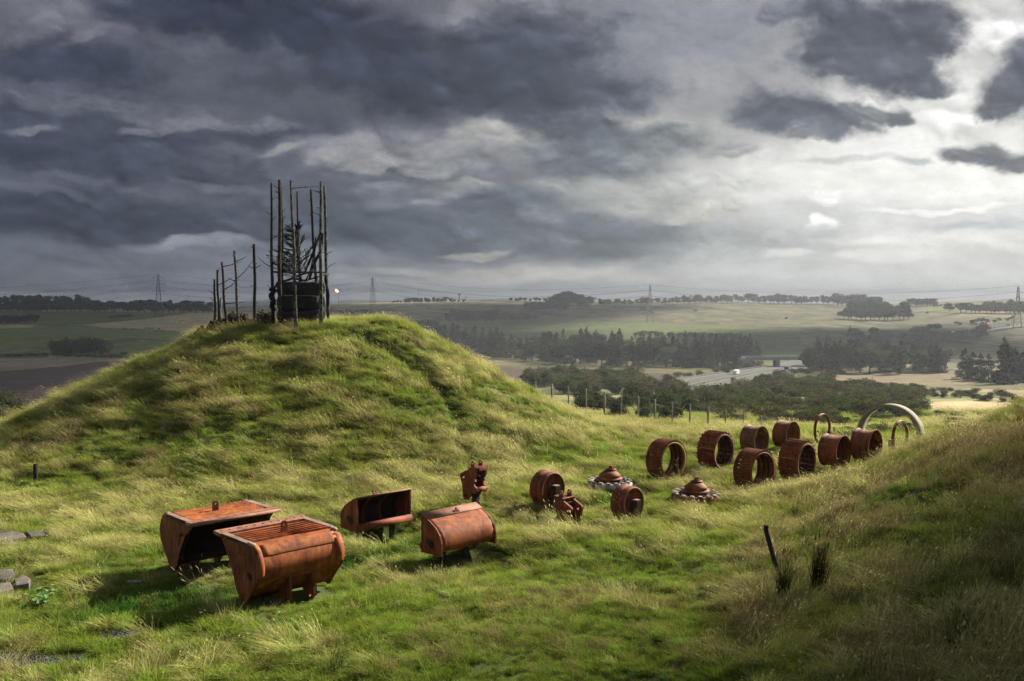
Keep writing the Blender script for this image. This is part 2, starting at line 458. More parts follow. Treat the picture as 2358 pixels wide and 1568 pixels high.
    g.box((1.19, -.56, .61), (.92, .05, .09), bev=.01)
    g.build('cross_rib', M['rust_brown'], t)
    for x in (.5, 1.75):
        MB().box((x, -.12, -.22), (.2, .16, .62), bev=.01).build('support_post', M['post_steel'], t)
    eye(t, 1.22, -.30, 1.45, .31)
    return t
p1 = ground(567.4, 1392)
bk1 = make_mining_bucket('mining_bucket', 'rusty mining bucket turned over with its ribbed orange back to the viewer', (p1[0], p1[1], hz(p1[0], p1[1]) + .05), RZ)
bk2 = copy_tree(bk1)
q = ground(420, 1318)
c2 = np.array([-9.2, 24.63]) + E1 * LBK
bk2.location = (c2[0] + NN[0] * .1, c2[1] + NN[1] * .1, hz(-8.6, 25.2) + .12); bk2.rotation_euler = (0, 0, RZ + math.pi)
bk2['label'] = 'rusty mining bucket turned over with its dark open mouth to the viewer'
LLD = 2.08
def make_loader_bucket(name, label, loc, rz):
    t = thing(name, label, 'loader bucket', loc, rz, 'pair of loader buckets')
    prof = smooth_line([(-.03, 1.20), (-.36, 1.06), (-.66, .89), (-.83, .71), (-.90, .50), (-.88, .30), (-.72, .19), (-.4, .17), (-.06, .17)], 6)
    prof = [(p[0], p[1]) for p in prof[::-1]]
    strip(prof, .03, LLD - .03, 16, .03, lambda x, s, q: .008 * float(vnoise(x * 2.5, s * 7, 3))).build('bowl', [M['rust_orange'], M['rust_inner_shade']], t)
    side = [(.0, 1.21), (-.36, 1.075), (-.675, .905), (-.85, .72), (-.925, .50), (-.925, .14), (.0, .10)]
    for x in (0, LLD):
        p = MB().plate(side, [], .05, YZ(x)).build('side_plate', M['rust_brown'], t)
        if x == 0: lettering('cast_letters', p, -.035, -.42, .50, .135, STROKES)
    strip([(.02, 1.245), (-.12, 1.20), (-.30, 1.125)][::-1], -.02, LLD + .02, 2, .035).build('top_edge', M['rust_pale'], t)
    lip = MB().tube([(.0, 0, .27), (LLD, 0, .27)], .115, 16)
    lip.build('rolled_lip', M['rust_red'], t)
    for x in (.66, 1.32):
        rp = smooth_line([(-.08, 1.17), (-.34, 1.0), (-.60, .75), (-.66, .52), (-.56, .33), (-.28, .22)], 6)
        outer = [(-.05, 1.2), (-.36, 1.06), (-.66, .89), (-.83, .71), (-.89, .50), (-.87, .30), (-.72, .2), (-.28, .18)]
        MB().plate(rp + outer[::-1], [], .035, YZ(x)).build('inner_rib', M['rust_brown'], t)
    for x, d in ((.08, -.1), (.70, -.35), (1.5, -.25)):
        MB().box((x, -d, -.20), (.14, .14, .86), bev=.01).build('support_post', M['post_steel'], t)
    return t
p = ground(834, 1228)
ld = make_loader_bucket('loader_bucket', 'small rusty loader bucket on posts showing two ribs in its dark mouth', (-4.85, 28.74, -7.40), RZ)
ld2 = copy_tree(ld)
o2 = np.array([-2.03, 26.0]) + E1 * LLD + NN * (-.86)
ld2.location = (o2[0], o2[1], -7.40); ld2.rotation_euler = (0, 0, RZ + math.pi)
ld2['label'] = 'small rusty loader bucket on posts with its smooth orange back to the viewer'
# upside-down letters also stand on the end plate that now faces the viewer
lp = [c for c in ld2.children if c.name.startswith('side_plate')]
for c in lp:
    for k in list(c.children): bpy.data.objects.remove(k)
def far_letters(root, x, cd, ch, w):
    pl = [c for c in root.children if c.name.startswith('side_plate')][1]
    return lettering('cast_letters', pl, x, cd, ch, w, [[(-a, b) for a, b in s] for s in STROKES])
far_letters(ld2, LLD + .035, -.42, .46, .135)
lp = [c for c in bk2.children if c.name.startswith('side_plate')]
for c in lp:
    for k in list(c.children):
        if k.name.startswith('cast_letters'): bpy.data.objects.remove(k)
# row of cast marks near the mouth of the open bucket
hb = MB()
for d, h, l in ((-.70, 1.07, .05), (-.78, 1.12, .06), (-.66, 1.0, .05), (-.86, 1.10, .05), (-.58, .90, .05), (-.52, .80, .04), (-.60, 1.05, .07)):
    hb.box((LBK + .052, -d, h), (.02, .035, l * 1.6))
hb.build('cast_marks', M['letter_iron'], lp[1])
eye(ld, .78, -.12, 1.17, .20, R(-25)); eye(ld2, .95, -.26, 1.11, .2, R(28), True)

def make_hitch(name, label, loc, rz, post):
    t = thing(name, label, 'quick hitch', loc, rz, 'pair of excavator hitches')
    out = [(-.10, 1.05), (-.08, 1.19), (.12, 1.21), (.26, 1.13), (.60, .97)] + [(.58 + .10 * math.cos(a), .87 + .10 * math.sin(a)) for a in np.linspace(.9, -.5, 6)] + \
          [(.58, .55), (.54, .22)] + [(.40 + .14 * math.cos(a), .15 + .14 * math.sin(a)) for a in np.linspace(0, -2.6, 8)] + \
          [(.14, .26), (.06, .33), (.0, .27), (-.1, .33), (-.14, .42), (-.10, .50), (.0, .56), (.03, .66), (-.06, .72), (-.02, .80), (-.06, .88)]
    hol = [(.50, .84, .06), (.40, .17, .062), (-.03, .40, .06), (.24, .88, .024), (.18, .83, .024)]
    for x in (0, .5):
        p = MB().plate(out, hol, .075, YZ(x)).build('side_plate', M['rust_red'], t)
        for d, h in ((.50, .84), (.40, .17)):
            MB().lathe([(.065, -.07), (.105, -.07), (.105, .07), (.065, .07)], 18, 0, YZ(x) @ Matrix.Translation((d, h, 0)), True).build('pin_boss', M['rust_red'], p)
    b = MB().plate([(-.14, -.04), (-.14, .54), (.30, .54), (.30, -.04)], [], .05,
                   Matrix.Translation((.0, 0, 1.2)) @ Matrix(((0, 1, 0, 0), (-1, 0, 0, 0), (0, 0, 1, 0), (0, 0, 0, 1))) @ Matrix.Rotation(R(7), 4, 'Y'))
    b.box((.25, .16, 1.15), (.44, .07, .10), bev=.01)
    b.build('top_plate', M['rust_red'], t)
    for x in (.06, .46): 
        MB().plate([(-.1, 0), (.1, 0), (.075, .12)] + [(.075 * math.cos(a), .14 + .075 * math.sin(a)) for a in np.linspace(.2, 2.94, 7)] + [(-.075, .12)], [(0, .14, .034)], .05,
                   Matrix.Translation((x - .005, -.12, 1.21)) @ YZ(0)).build('lifting_eye', M['rust_red'], t)
    b = MB(); b.box((.25, -.22, .62), (.40, .06, .9), Matrix.Rotation(R(4), 4, 'X'), bev=.01); b.box((.25, -.1, .75), (.42, .22, .05))
    b.build('web_plate', M['rust_dark'], t)
    MB().tube([(-.06, .05, .42), (.56, .05, .42)], .085, 16).build('cross_pin', M['rust_brown'], t)
    MB().box((.25, -.18, -.1 - post / 2), (.2, .2, post + .9), bev=.01).build('support_post', M['post_steel'], t)
    return t
h1 = make_hitch('quick_hitch', 'rusty excavator hitch of two holed plates leaning in front of a flanged wheel', (1.52, 30.55, hz(1.7, 30.5) + .02), RZ, .3)
h2 = copy_tree(h1); cc = np.array([-1.35, 32.3]) + E1 * .5
h2.location = (cc[0], cc[1], hz(-1.2, 32.3) + .46); h2.rotation_euler = (0, 0, RZ + math.pi + .12)
h2['label'] = 'rusty excavator hitch standing high on a grey post behind the closed loader bucket'

def axis_m(loc_y=0.0, h=0.0):       # lathe z axis -> towards the viewer (-y)
    return Matrix.Translation((0, loc_y, h)) @ Matrix.Rotation(R(90), 4, 'X')
def make_idler(name, label, loc, rz, r=.66):
    t = thing(name, label, 'track wheel', loc, rz, 'pair of flanged track wheels')
    A = axis_m(0, r - .03)
    prof = [(.0, -.26), (.48, -.26), (.52, -.30), (r, -.30), (r, -.10), (r - .05, -.07), (r - .07, -.05), (r - .07, .02), (r - .03, .05), (r - .03, .24), (r - .07, .28), (r - .11, .27), (r - .13, .20), (.20, .15), (.18, .20), (.0, .20)]
    MB().lathe(prof, 56, 0, A).build('wheel', M['rust_red'], t)
    b = MB(); b.lathe([(.15, .15), (.15, .32), (.0, .32)], 20, 0, A); b.build('hub', M['rust_brown'], t)
    y = MB(); y.box((0.0, -.38, r - .30), (.26, .26, .84), bev=.012); y.box((-.16, -.36, r - .36), (.06, .22, .8)); y.box((.16, -.36, r - .36), (.06, .22, .8))
    y.build('yoke', M['rust_dark'], t)
    MB().box((.02, -.39, r + .135), (.24, .2, .03), bev=.01).build('yoke_cap', M['worn_steel'], t)
    h = MB().tube([(.10, -.10, r + .35), (.10, -.175, r + .35)], .028, 10)
    h.build('drain_hole', M['letter_iron'], t)
    return t
i1 = make_idler('track_idler', 'rusty flanged track wheel standing upright behind the leaning hitch', spot(1262, 1163, -.02), RZ, .66)  # flanged idler wheels of a crawler track, stood upright
i2 = copy_tree(i1); i2.location = spot(1446, 1195, -.02); i2.scale = (.93,) * 3; i2['label'] = 'rusty flanged track wheel half hidden in tall seeding grass below the pale sprocket'

def make_sprocket(name, label, loc, ringmat, toothmat, rz):
    fl = lambda pr: [(r, .36 + (z - .36) * .74) for r, z in pr]
    t = thing(name, label, 'drive sprocket', loc, rz, 'pair of toothed drive sprockets')
    ring = [(.60, .27), (.74, .27)] + [(.78 + .125 * math.cos(a), .29 + .13 * math.sin(a)) for a in np.linspace(-1.5, 1.5, 9)] + [(.74, .41), (.60, .37)]
    MB().lathe(ring, 72, 0, None, True).build('ring', ringmat, t)
    n = 16
    for k in range(n):
        w = 2 * math.pi * (k + .3) / n
        T = Matrix.Rotation(w, 4, 'Z')
        b = MB(); b.box((.80, 0, .415), (.17, .17, .09), T, bev=.02); b.box((.79, 0, .14), (.13, .15, .10), T, mi=1, bev=.02)
        b.box((.785, 0, .30), (.19, .13, .2), T, mi=1, bev=.02)
        b.build('tooth', [toothmat, ringmat], t)
    bl = MB()
    for k in range(28):
        w = 2 * math.pi * k / 28
        bl.lathe([(0, .45), (.035, .45), (.035, .36)], 6, 0, Matrix.Rotation(w, 4, 'Z') @ Matrix.Translation((.60, 0, 0)), smooth=False)
    bl.lathe([(.62, .30), (.62, .385), (.40, .39)], 48)
    bl.build('bolt_circle', M['rust_dark'], t)
    hub = [(.43, .36), (.41, .50), (.50, .52), (.52, .555), (.50, .60), (.42, .61), (.415, .68), (.425, .70), (.415, .75), (.41, .77), (.25, .95), (.19, .97)]
    MB().lathe(fl(hub), 48).build('hub', M['rust_brown'], t)
    b = MB(); b.lathe(fl([(.19, .80), (.17, 1.0), (.23, 1.01), (.23, 1.04), (.10, 1.045), (.10, 1.06)]), 28, 0, Matrix.Translation((.05, .05, 0)))
    b.box((.05, .05, .885), (.19, .19, .05), rz=.4); b.lathe([(.085, .90), (.075, 1.0), (0, 1.005)], 6, 0, Matrix.Translation((.05, .05, 0)), smooth=False)
    b.build('cap', M['rust_red'], t)
    for a in (.6, 2.4, 4.2, 5.6):
        MB().box((.45, 0, .08), (.12, .12, .52), Matrix.Rotation(a, 4, 'Z')).build('support_post', M['post_steel'], t)
    return t
make_sprocket('drive_sprocket', 'toothed drive sprocket lying flat with pale grey painted rim', spot(1404, 1126, -.07), M['grey_paint'], M['white_paint'], .1)
make_sprocket('drive_sprocket', 'toothed drive sprocket lying flat with rusty rim and whitish teeth', spot(1602, 1157, -.06), M['rust_brown'], M['white_paint'], .3)

def make_fine_track(name, label, loc, rz, rimmat, r=.83, w=.80):
    t = thing(name, label, 'track ring', loc, rz, 'track rings bent into circles')
    A = axis_m(0, r - .05); n = 62
    b = MB()      # ribbed shell, slits left open here and there
    rng = random.Random(name + label); gaps = {(rng.randrange(n), rng.choice((1, 3))) for _ in range(20)}
    zs = [-w / 2, -w * .3, -w * .16, w * .16, w * .3, w / 2]
    for k in range(n):
        a0, a1 = 2 * math.pi * k / n, 2 * math.pi * (k + 1) / n
        am = (a0 * .45 + a1 * .55); ag = a0 * .12 + a1 * .88
        for j in range(5):
            z0, z1 = zs[j], zs[j + 1]
            pr = [(r - .055, a0), (r - .02, a0), (r + .022, a0 * .8 + a1 * .2), (r + .022, am), (r - .02, ag), (r - .02, a1), (r - .055, a1)]
            if (k, j) in gaps: pr = [q for q in pr[:4]] + [(r - .055, am)]
            m = len(pr)
            vs = [(q * math.cos(a), q * math.sin(a), z) for z in (z0, z1) for q, a in pr]
            fs = [(i, (i + 1) % m, m + (i + 1) % m, m + i) for i in range(m)]
            if j == 0: fs.append(tuple(range(m))[::-1])
            if j == 4: fs.append(tuple(range(m, 2 * m)))
            b.add(vs, fs, 0, A)
    b.build('ribbed_shell', M['rust_brown'], t)
    MB().lathe([(r - .055, w / 2 - .03), (r - .055, w / 2 + .012), (r - .135, w / 2 + .004), (r - .135, w / 2 - .05)], 72, 0, A, True).build('rim', rimmat, t)
    MB().lathe([(r - .055, -w / 2 - .01), (r - .055, -w / 2 + .03), (r - .11, -w / 2 + .03), (r - .11, -w / 2 - .01)], 72, 0, A, True).build('rim', M['rust_brown'], t)
    for z in (-.12, .12):
        MB().lathe([(r - .054, z - .02), (r - .125, z - .02), (r - .125, z + .02), (r - .054, z + .02)], 64, 0, A, True).build('inner_rail', M['rust_dark'], t)
    return t
def make_cleat_track(name, label, loc, rz, r=.84, w=.84):
    t = thing(name, label, 'track ring', loc, rz, 'track rings bent into circles')
    A = axis_m(0, r - .05); n = 24
    for k in range(n):
        a0, a1 = 2 * math.pi * k / n, 2 * math.pi * (k + 1) / n
        b = MB()
        pr = [(r - .06, a0), (r - .005, a0), (r + .055, a0 + .012), (r + .05, a0 + .045), (r - .005, a0 + .075), (r - .02, a1 - .01), (r - .06, a1 - .01)]
        m = len(pr); vs = [(q * math.cos(a), q * math.sin(a), z) for z in (-w / 2, w / 2) for q, a in pr]
        b.add(vs, [(i, (i + 1) % m, m + (i + 1) % m, m + i) for i in range(m)] + [tuple(range(m))[::-1], tuple(range(m, 2 * m))], 0, A)
        for z in (-.13, .13):
            for f in (.45, .75):
                a = a0 * (1 - f) + a1 * f
                b.lathe([(0, .03), (.022, .03), (.022, 0)], 6, 0, A @ Matrix.Rotation(a, 4, 'Z') @ Matrix.Translation((r - .012, 0, z)) @ Matrix.Rotation(R(90), 4, 'Y'), smooth=False)
        b.build('track_shoe', M['rust_red'], t)
    MB().lathe([(r - .06, w / 2 - .02), (r - .06, w / 2 + .015), (r - .15, w / 2 + .005), (r - .15, w / 2 - .06)], 72, 0, A, True).build('rim', M['rust_yellow'], t)
    for z in (-.2, .0, .2):
        b = MB()
        for k in range(24):
            a0, a1 = 2 * math.pi * (k + .06) / 24, 2 * math.pi * (k + .9) / 24
            pr = [(r - .062, a0), (r - .16, a0 + .03), (r - .16, a1 - .05), (r - .062, a1)]
            vs = [(q * math.cos(a), q * math.sin(a), zz) for zz in (z - .04, z + .04) for q, a in pr]
            b.add(vs, [(i, (i + 1) % 4, 4 + (i + 1) % 4, 4 + i) for i in range(4)] + [(3, 2, 1, 0), (4, 5, 6, 7)], 0, A)
        b.build('chain_rail', M['rust_dark'], t)
    return t
make_fine_track('track_ring', 'finely ribbed rusty track ring with yellow inner rim', spot(1534, 1100), RZ - .09, M['yellow_paint'])
make_cleat_track('track_ring', 'rusty ring of bolted cleated track shoes alone on the sunlit grass', spot(1648, 1079), RZ)
make_fine_track('track_ring', 'finely ribbed rusty track ring with brown rim in front of a wheel rim', spot(1737, 1128), RZ - .09, M['rust_brown'])
make_cleat_track('track_ring', 'rusty ring of bolted cleated track shoes between the ribbed ring and the stilted rim', spot(1836, 1105), RZ)

def make_rim(name, label, loc, rz, r, w, lift, disc, mat):
    t = thing(name, label, 'wheel rim', loc, rz, 'big steel wheel rims')
    A = axis_m(0, r + lift)
    h = w / 2
    pr = [(r, -h), (r + .01, -h + .02), (r - .035, -h + .05), (r - .045, -h * .5), (r - .03, -h * .38), (r - .06, -h * .2), (r - .065, h * .2), (r - .05, h * .7), (r - .01, h - .05), (r + .015, h - .02), (r + .01, h),
          (r - .035, h), (r - .075, h * .7), (r - .09, h * .2), (r - .09, -h * .3), (r - .07, -h + .04)]
    MB().lathe(pr, 64, 0, A, True).build('barrel', mat, t)
    if disc:
        MB().lathe([(r - .08, -h * .45), (r * .6, -h * .55), (.0, -h * .55)], 48, 0, A).build('web_disc', M['rust_yellow'] if disc == 1 else M['rust_dark'], t)
    if lift > 0:
        MB().box((0, 0.0, lift / 2 - .2), (.22, .22, lift + .5), bev=.01).build('support_post', M['post_steel'], t)
    return t
make_rim('wheel_rim', 'rusty open wheel rim with flaking yellow band behind the brown ribbed ring', spot(1737, 1046, .05), RZ, .68, .80, 0, 0, M['rust_yellow'])
make_rim('wheel_rim', 'plain rusty open wheel rim with pale edge, standing highest in the row', spot(1810, 1037, .02), RZ, .70, .78, .08, 0, M['rust_brown'])
make_rim('wheel_rim', 'rusty wheel rim on a stub post with olive paint inside', spot(1921, 1087), RZ, .70, .86, .24, 1, M['rust_brown'])
make_rim('wheel_rim', 'rusty wheel rim with a dark web on a stub post closest to the concrete arch', spot(1994, 1071), RZ, .69, .84, .22, 2, M['rust_brown'])
def make_hoop(name, label, loc, rz, r, m1):
    t = thing(name, label, 'steel hoop', loc, rz, 'thin steel hoops')
    A = axis_m(0, r - .03)
    MB().lathe([(r, -.07), (r + .03, -.06), (r + .03, -.02), (r, .0), (r, .07), (r - .03, .07), (r - .03, -.07)], 72, 0, A, True).build('hoop', m1, t)
    b = MB(); b.lathe([(r - .031, -.055), (r - .031, .055), (r - .037, .055), (r - .037, -.055)], 72, 0, A, True); b.build('painted_lining', M['rust_yellow'], t)
    return t
make_hoop('steel_hoop', 'thin rusty steel hoop with yellow lining, open to the green scrub behind', spot(1893, 1021), RZ, .80, M['rust_brown'])
make_hoop('steel_hoop', 'thin reddish steel hoop standing inside the concrete arch', spot(2072, 1043), RZ, .78, M['rust_red'])
# concrete arch closing the avenue
ap = at(2050, 1003, 49.6)
t = thing('concrete_arch', 'tall pale concrete ring half sunk as an arch at the end of the avenue', 'arch', (ap[0], ap[1], ap[2]), RZ + math.pi / 2 + .03)
A = axis_m(0, 0)
MB().lathe([(1.70, -.40), (1.70, .40), (1.57, .40), (1.57, -.40)], 96, 0, A, True).build('ring', M['concrete'], t)
MB().lathe([(1.66, .39), (1.66, .43), (1.60, .43), (1.60, .39)], 96, 0, A, True).build('joint_lip', M['concrete_grey'], t)
# ================================================================== tyre tower and poles on the mound
M['bark'] = rust('bark', (.006, .005, .005), (.012, .010, .008), (.028, .024, .02), .3, scale=5, rough=.95)
M['bark_pale'] = rust('bark_pale', (.011, .010, .008), (.036, .032, .025), (.14, .13, .11), .2, scale=7, rough=.95)
M['bark_red'] = rust('bark_red', (.009, .007, .005), (.022, .014, .010), (.07, .05, .038), .3, scale=6, rough=.95)
M['old_wood'] = rust('old_wood', (.07, .06, .05), (.16, .145, .12), (.27, .25, .22), .6, scale=6, rough=.95)
def pole(label, base, top, r0, r1, mat, seed, group, twigs=16, spec=()):
    rr = random.Random(seed)
    b, tp = Vector(base), Vector(top); r0 *= .60; r1 *= .66
    t = thing('wooden_pole', label, 'pole', base, 0, group)
    ax = tp - b; n = 9; pts, rad = [], []
    for i in range(n):
        f = i / (n - 1); w = .035 * math.sin(f * 7 + seed) * (1 - abs(2 * f - 1))
        pts.append(Vector((w, w * .5, -.4 * (f == 0))) + ax * f); rad.append(r0 + (r1 - r0) * f)
    MB().tube(pts, rad, 9).build('trunk', mat, t)
    for k in range(twigs):
        f = rr.uniform(.25, .98); p = ax * f; a = rr.uniform(0, 6.28); l = rr.choice((.12, .15, .2, .3, .5)) * rr.uniform(.7, 1.2)
        d = Vector((math.cos(a), .5 * math.sin(a), rr.uniform(.1, .9)))
        MB().tube([p, p + d * l], [.022, .012], 5).build('branch_stub', mat, t)
    for f, dx, dz, l in spec:
        p = ax * f; q = p + Vector((dx, 0, dz)) * l * .5; e = p + Vector((dx, .1, dz * 1.3)) * l
        tw = MB().tube([p, q, e], [.028, .02, .01], 5)
        tw.tube([q, q + Vector((dx * .3, .05, dz * .2 + .35)) * l * .3], [.014, .006], 4); tw.build('side_branch', mat, t)

    return t
def cpt(cx, cy): return (460.5 + cx * .24239, 391.5 + cy * .24239)
def tower_pole(label, cb, ct, Y, r0, r1, mat, seed, Yt=None, **kw):
    b = at(*cpt(*cb), Y); zb = hz(b[0], b[1]); b = (b[0], Y, min(zb, b[2]) if cb[1] > 1400 else zb)
    tp = at(*cpt(*ct), Yt or Y)
    return pole(label, b, tp, r0, r1, mat, seed, 'poles round the tyre stack' if cb[0] > 600 else 'row of cut poles on the mound', **kw)
tower_pole('dark pole with knotted black rope round its foot beside the tyre stack', (692, 1445), (678, 122), 50.2, .165, .085, M['bark'], 1, spec=((.74, .5, .45, .5), (.42, -.9, .5, .9), (.45, .7, .35, .6)))
tower_pole('thick brown pole with peeled red patch in front of the tyres', (762, 1472), (755, 92), 48.4, .19, .12, M['bark_red'], 2, spec=((.66, .9, .5, .9), (.62, .8, .4, .5)))
tower_pole('thin dark pole close behind the thick peeled pole', (790, 1300), (770, 162), 51.2, .12, .08, M['bark'], 3, spec=((.74, .4, .8, .3),))
tower_pole('pale slanting pole before the middle of the tyre stack', (915, 1492), (862, 95), 48.0, .165, .09, M['bark_pale'], 4, spec=((.945, 1.0, .08, 1.35), (.98, .6, .5, .25)))
tower_pole('slender brown pole rising out of the spruce branches', (950, 1200), (924, 205), 52.6, .13, .075, M['bark_red'], 5, spec=((.72, .7, .6, .5),))
tower_pole('dark crooked pole behind the hanging ropes', (1118, 1250), (1054, 185), 52.4, .16, .10, M['bark'], 6)
tower_pole('pale spotted pole at the front corner of the tyre stack', (1150, 1492), (1149, 110), 48.3, .18, .10, M['bark_pale'], 7, spec=((.93, -.9, .15, .6), (.77, -.8, .25, .5), (.73, -.7, .1, .3)))
tower_pole('pale pole with black rope end, outermost beside the flare', (1220, 1476), (1181, 153), 50.3, .16, .10, M['bark_pale'], 8, spec=((.52, .8, .3, .45),))
for cb, ct, lab, r0, mat, sp, sd in (
        ((140, 1452), (138, 1038), 'shortest dark pole but one, outermost of the cut poles', .115, M['bark'], (), 11),
        ((180, 1395), (165, 948), 'dark cut pole standing close beside the outermost cut pole', .115, M['bark'], ((.75, .9, .4, .9),), 12),
        ((200, 1375), (197, 1215), 'low stump of a pole among the cut poles', .08, M['old_wood'], (), 13),
        ((255, 1445), (208, 872), 'leaning cut pole with long bare twigs', .125, M['bark_red'], ((.93, .95, .2, 1.1), (.60, .9, .5, .9), (.40, 1.0, .06, 1.0)), 14),
        ((370, 1430), (325, 767), 'leaning cut pole with a forked side branch', .125, M['bark_pale'], ((.64, .95, .85, 1.05), (.62, -.9, .3, .6), (.86, .9, .35, .8)), 15),
        ((522, 1432), (513, 703), 'straight dark cut pole closest to the tyre stack', .155, M['bark'], ((.72, .9, .35, .4), (.72, -.9, .25, .35), (.95, -.8, .4, .25)), 16)):
    tower_pole(lab, cb, ct, 50.5, r0, r0 * .72, mat, sd, twigs=6, spec=sp)
# tyres
TX, TYY = at(cpt(962, 1300)[0], 745, 50.3)[0], 50.3
TZ = hz(TX, TYY)
tz = at(700, 391.5 + 1060 * .24239, 50.3)[2]
def make_tyre(label, z, mat, seed, R0=1.30, h=.735):
    t = thing('giant_tyre', label, 'tyre', (TX, TYY, z), seed * .7, 'stack of giant tyres')
    pr = [(.66, .05), (.75, .0), (1.02, .0), (1.18, .045), (R0 - .05, .12), (R0 - .045, h - .12), (1.18, h - .045), (1.02, h), (.75, h), (.66, h - .05)]
    MB().lathe(pr, 72, 0, None, True).build('carcass', mat, t)
    b = MB(); n = 30
    for k in range(n):
        for row in (0, 1):
            w = 2 * math.pi * (k + .5 * row) / n
            z0 = .075 if row == 0 else h / 2 + .02; z1 = h / 2 - .02 if row == 0 else h - .075
            sk = .10 * (1 if row == 0 else -1) * (1 if seed % 2 else -1); dw = 2 * math.pi / n * .36
            vs = []
            for rr_ in (R0 - .07, R0):
                for zz, s in ((z0, -sk / 2), (z1, sk / 2)):
                    for e in (-dw, dw):
                        q = rr_ - (.05 if (row == 0 and zz == z0) or (row == 1 and zz == z1) else 0)
                        vs.append((q * math.cos(w + s + e), q * math.sin(w + s + e), zz))
            b.add(vs, [(0, 1, 3, 2), (4, 6, 7, 5), (0, 4, 5, 1), (2, 3, 7, 6), (0, 2, 6, 4), (1, 5, 7, 3)], 0)
    b.build('tread', mat, t)
for k, lab in enumerate(('lowest giant black tyre of the stack, half sunk in grass', 'giant black tyre with slanting tread, second from the ground', 'giant mossy black tyre under the topmost one', 'topmost giant black tyre of the stack, under the rope')):
    make_tyre(lab, tz - .75 * (4 - k) , M['rubber'] if k != 2 else M['rubber_green'], k)
TT = tz
# rail and ropes
y0 = 48.9
def cp3(cx, cy, Y): return tuple(at(*cpt(cx, cy), Y))
b = MB().tube([cp3(678, 968, 50.0), cp3(1200, 972, 50.1)], .05, 8)
tag(b.build('wooden_rail', M['rope_black']), 'black horizontal rail tied across the poles above the tyres', 'rail')
def rope(label, pts, r, sag=0, n=4):
    P = []
    for (a, b_) in zip(pts[:-1], pts[1:]):
        for k in range(n):
            f = k / n; P.append(tuple(a[i] + (b_[i] - a[i]) * f for i in range(3)))
    P.append(pts[-1]); rr = random.Random(label)
    rad = [r * rr.uniform(.75, 1.35) for _ in P]
    return tag(MB().tube(P, rad, 7).build('rope', M['rope_black']), label, 'rope', 'black ropes on the tyre tower')
rope('black rope swagged round the top of the tyres', [cp3(700, 1135, 49.6), cp3(735, 1070, 48.9), cp3(845, 1042, 48.2), cp3(985, 985, 48.3), cp3(1080, 960, 48.6)], .055)
rope('black rope sagging over the top tyre towards the pale corner pole', [cp3(905, 1030, 48.1), cp3(1000, 1050, 48.2), cp3(1110, 1020, 48.1), cp3(1205, 985, 49.6)], .045)
rope('thick black rope slanting from the corner pole down to the rail', [cp3(1150, 590, 48.1), cp3(1120, 660, 48.5), cp3(1070, 800, 49), cp3(1000, 965, 49)], .06)
rope('black rope falling steeply beside the thick slanting rope', [cp3(1165, 600, 48.2), cp3(1150, 760, 48.4), cp3(1080, 900, 49), cp3(1040, 1035, 49)], .065)
rope('black knotted rope hanging through the middle of the bundle', [cp3(1100, 640, 48.7), cp3(1085, 800, 49), cp3(1050, 950, 48.9), cp3(1010, 1040, 48.6)], .05)
rope('thin black rope running back from the bundle to the spruce', [cp3(1100, 720, 48.9), cp3(1060, 800, 50), cp3(985, 850, 51.2), cp3(930, 880, 51.8)], .03)
rope('black rope end trailing down the outermost pole', [cp3(1190, 985, 49.9), cp3(1200, 1090, 49.9), cp3(1222, 1180, 49.9), cp3(1212, 1290, 50.0)], .075)
rope('lump of black rope wound round the foot of the dark pole', [cp3(672, 1120, 50.0), cp3(700, 1150, 50.0), cp3(672, 1200, 50.0), cp3(702, 1240, 50.0), cp3(680, 1290, 50.0), cp3(700, 1340, 50.0)], .15)
# wind-blown spruce growing out of the stack
M['spruce'] = plain('spruce_needles', (.020, .032, .016), .9, bumps=0, var=.6, scale=6)
t = thing('spruce_tree', 'thin windblown spruce growing out of the top of the tyre stack', 'tree', (TX, TYY + .2, TT - .1))
tr = MB(); tp = []
for i in range(8):
    f = i / 7; tp.append((-.25 * f - .1 * math.sin(f * 3), .1 * f, 2.9 * f))
tr.tube(tp, [.09 * (1 - .85 * i / 7) for i in range(8)], 7); tr.build('trunk', M['bark_red'], t)
rr = random.Random(5); ned, br = MB(), MB()
for k in range(84):
    f = rr.uniform(.10, 1.0); p = Vector((-.25 * f, .1 * f, 2.9 * f)); a = rr.uniform(0, 6.28)
    l = (1.75 * (1 - f) + .45) * rr.uniform(.55, 1.05)
    d = Vector((math.cos(a) - .75, math.sin(a) * .9, rr.uniform(.15, .55))).normalized()
    e = p + d * l + Vector((-.12, 0, .05)); m = (p + e) / 2 - Vector((0, 0, .08 * l))
    br.tube([p, m, e], [.022, .015, .006], 4, cap=False)
    for s in range(10):
        g = rr.uniform(.3, 1.0); q = p.lerp(e, g)
        dd = (d + Vector((rr.uniform(-.6, .3), rr.uniform(-.5, .5), rr.uniform(-.15, .45)))).normalized()
        w = dd.cross(Vector((rr.uniform(-1, 1), rr.uniform(-1, 1), rr.uniform(-1, 1)))).normalized() * rr.uniform(.02, .04)
        ln = rr.uniform(.16, .34)
        ned.add([q - w, q + w, q + dd * ln + w * .4, q + dd * ln - w * .4], [(0, 1, 2, 3)])
br.build('branch', M['bark'], t); ned.build('needles', M['spruce'], t)
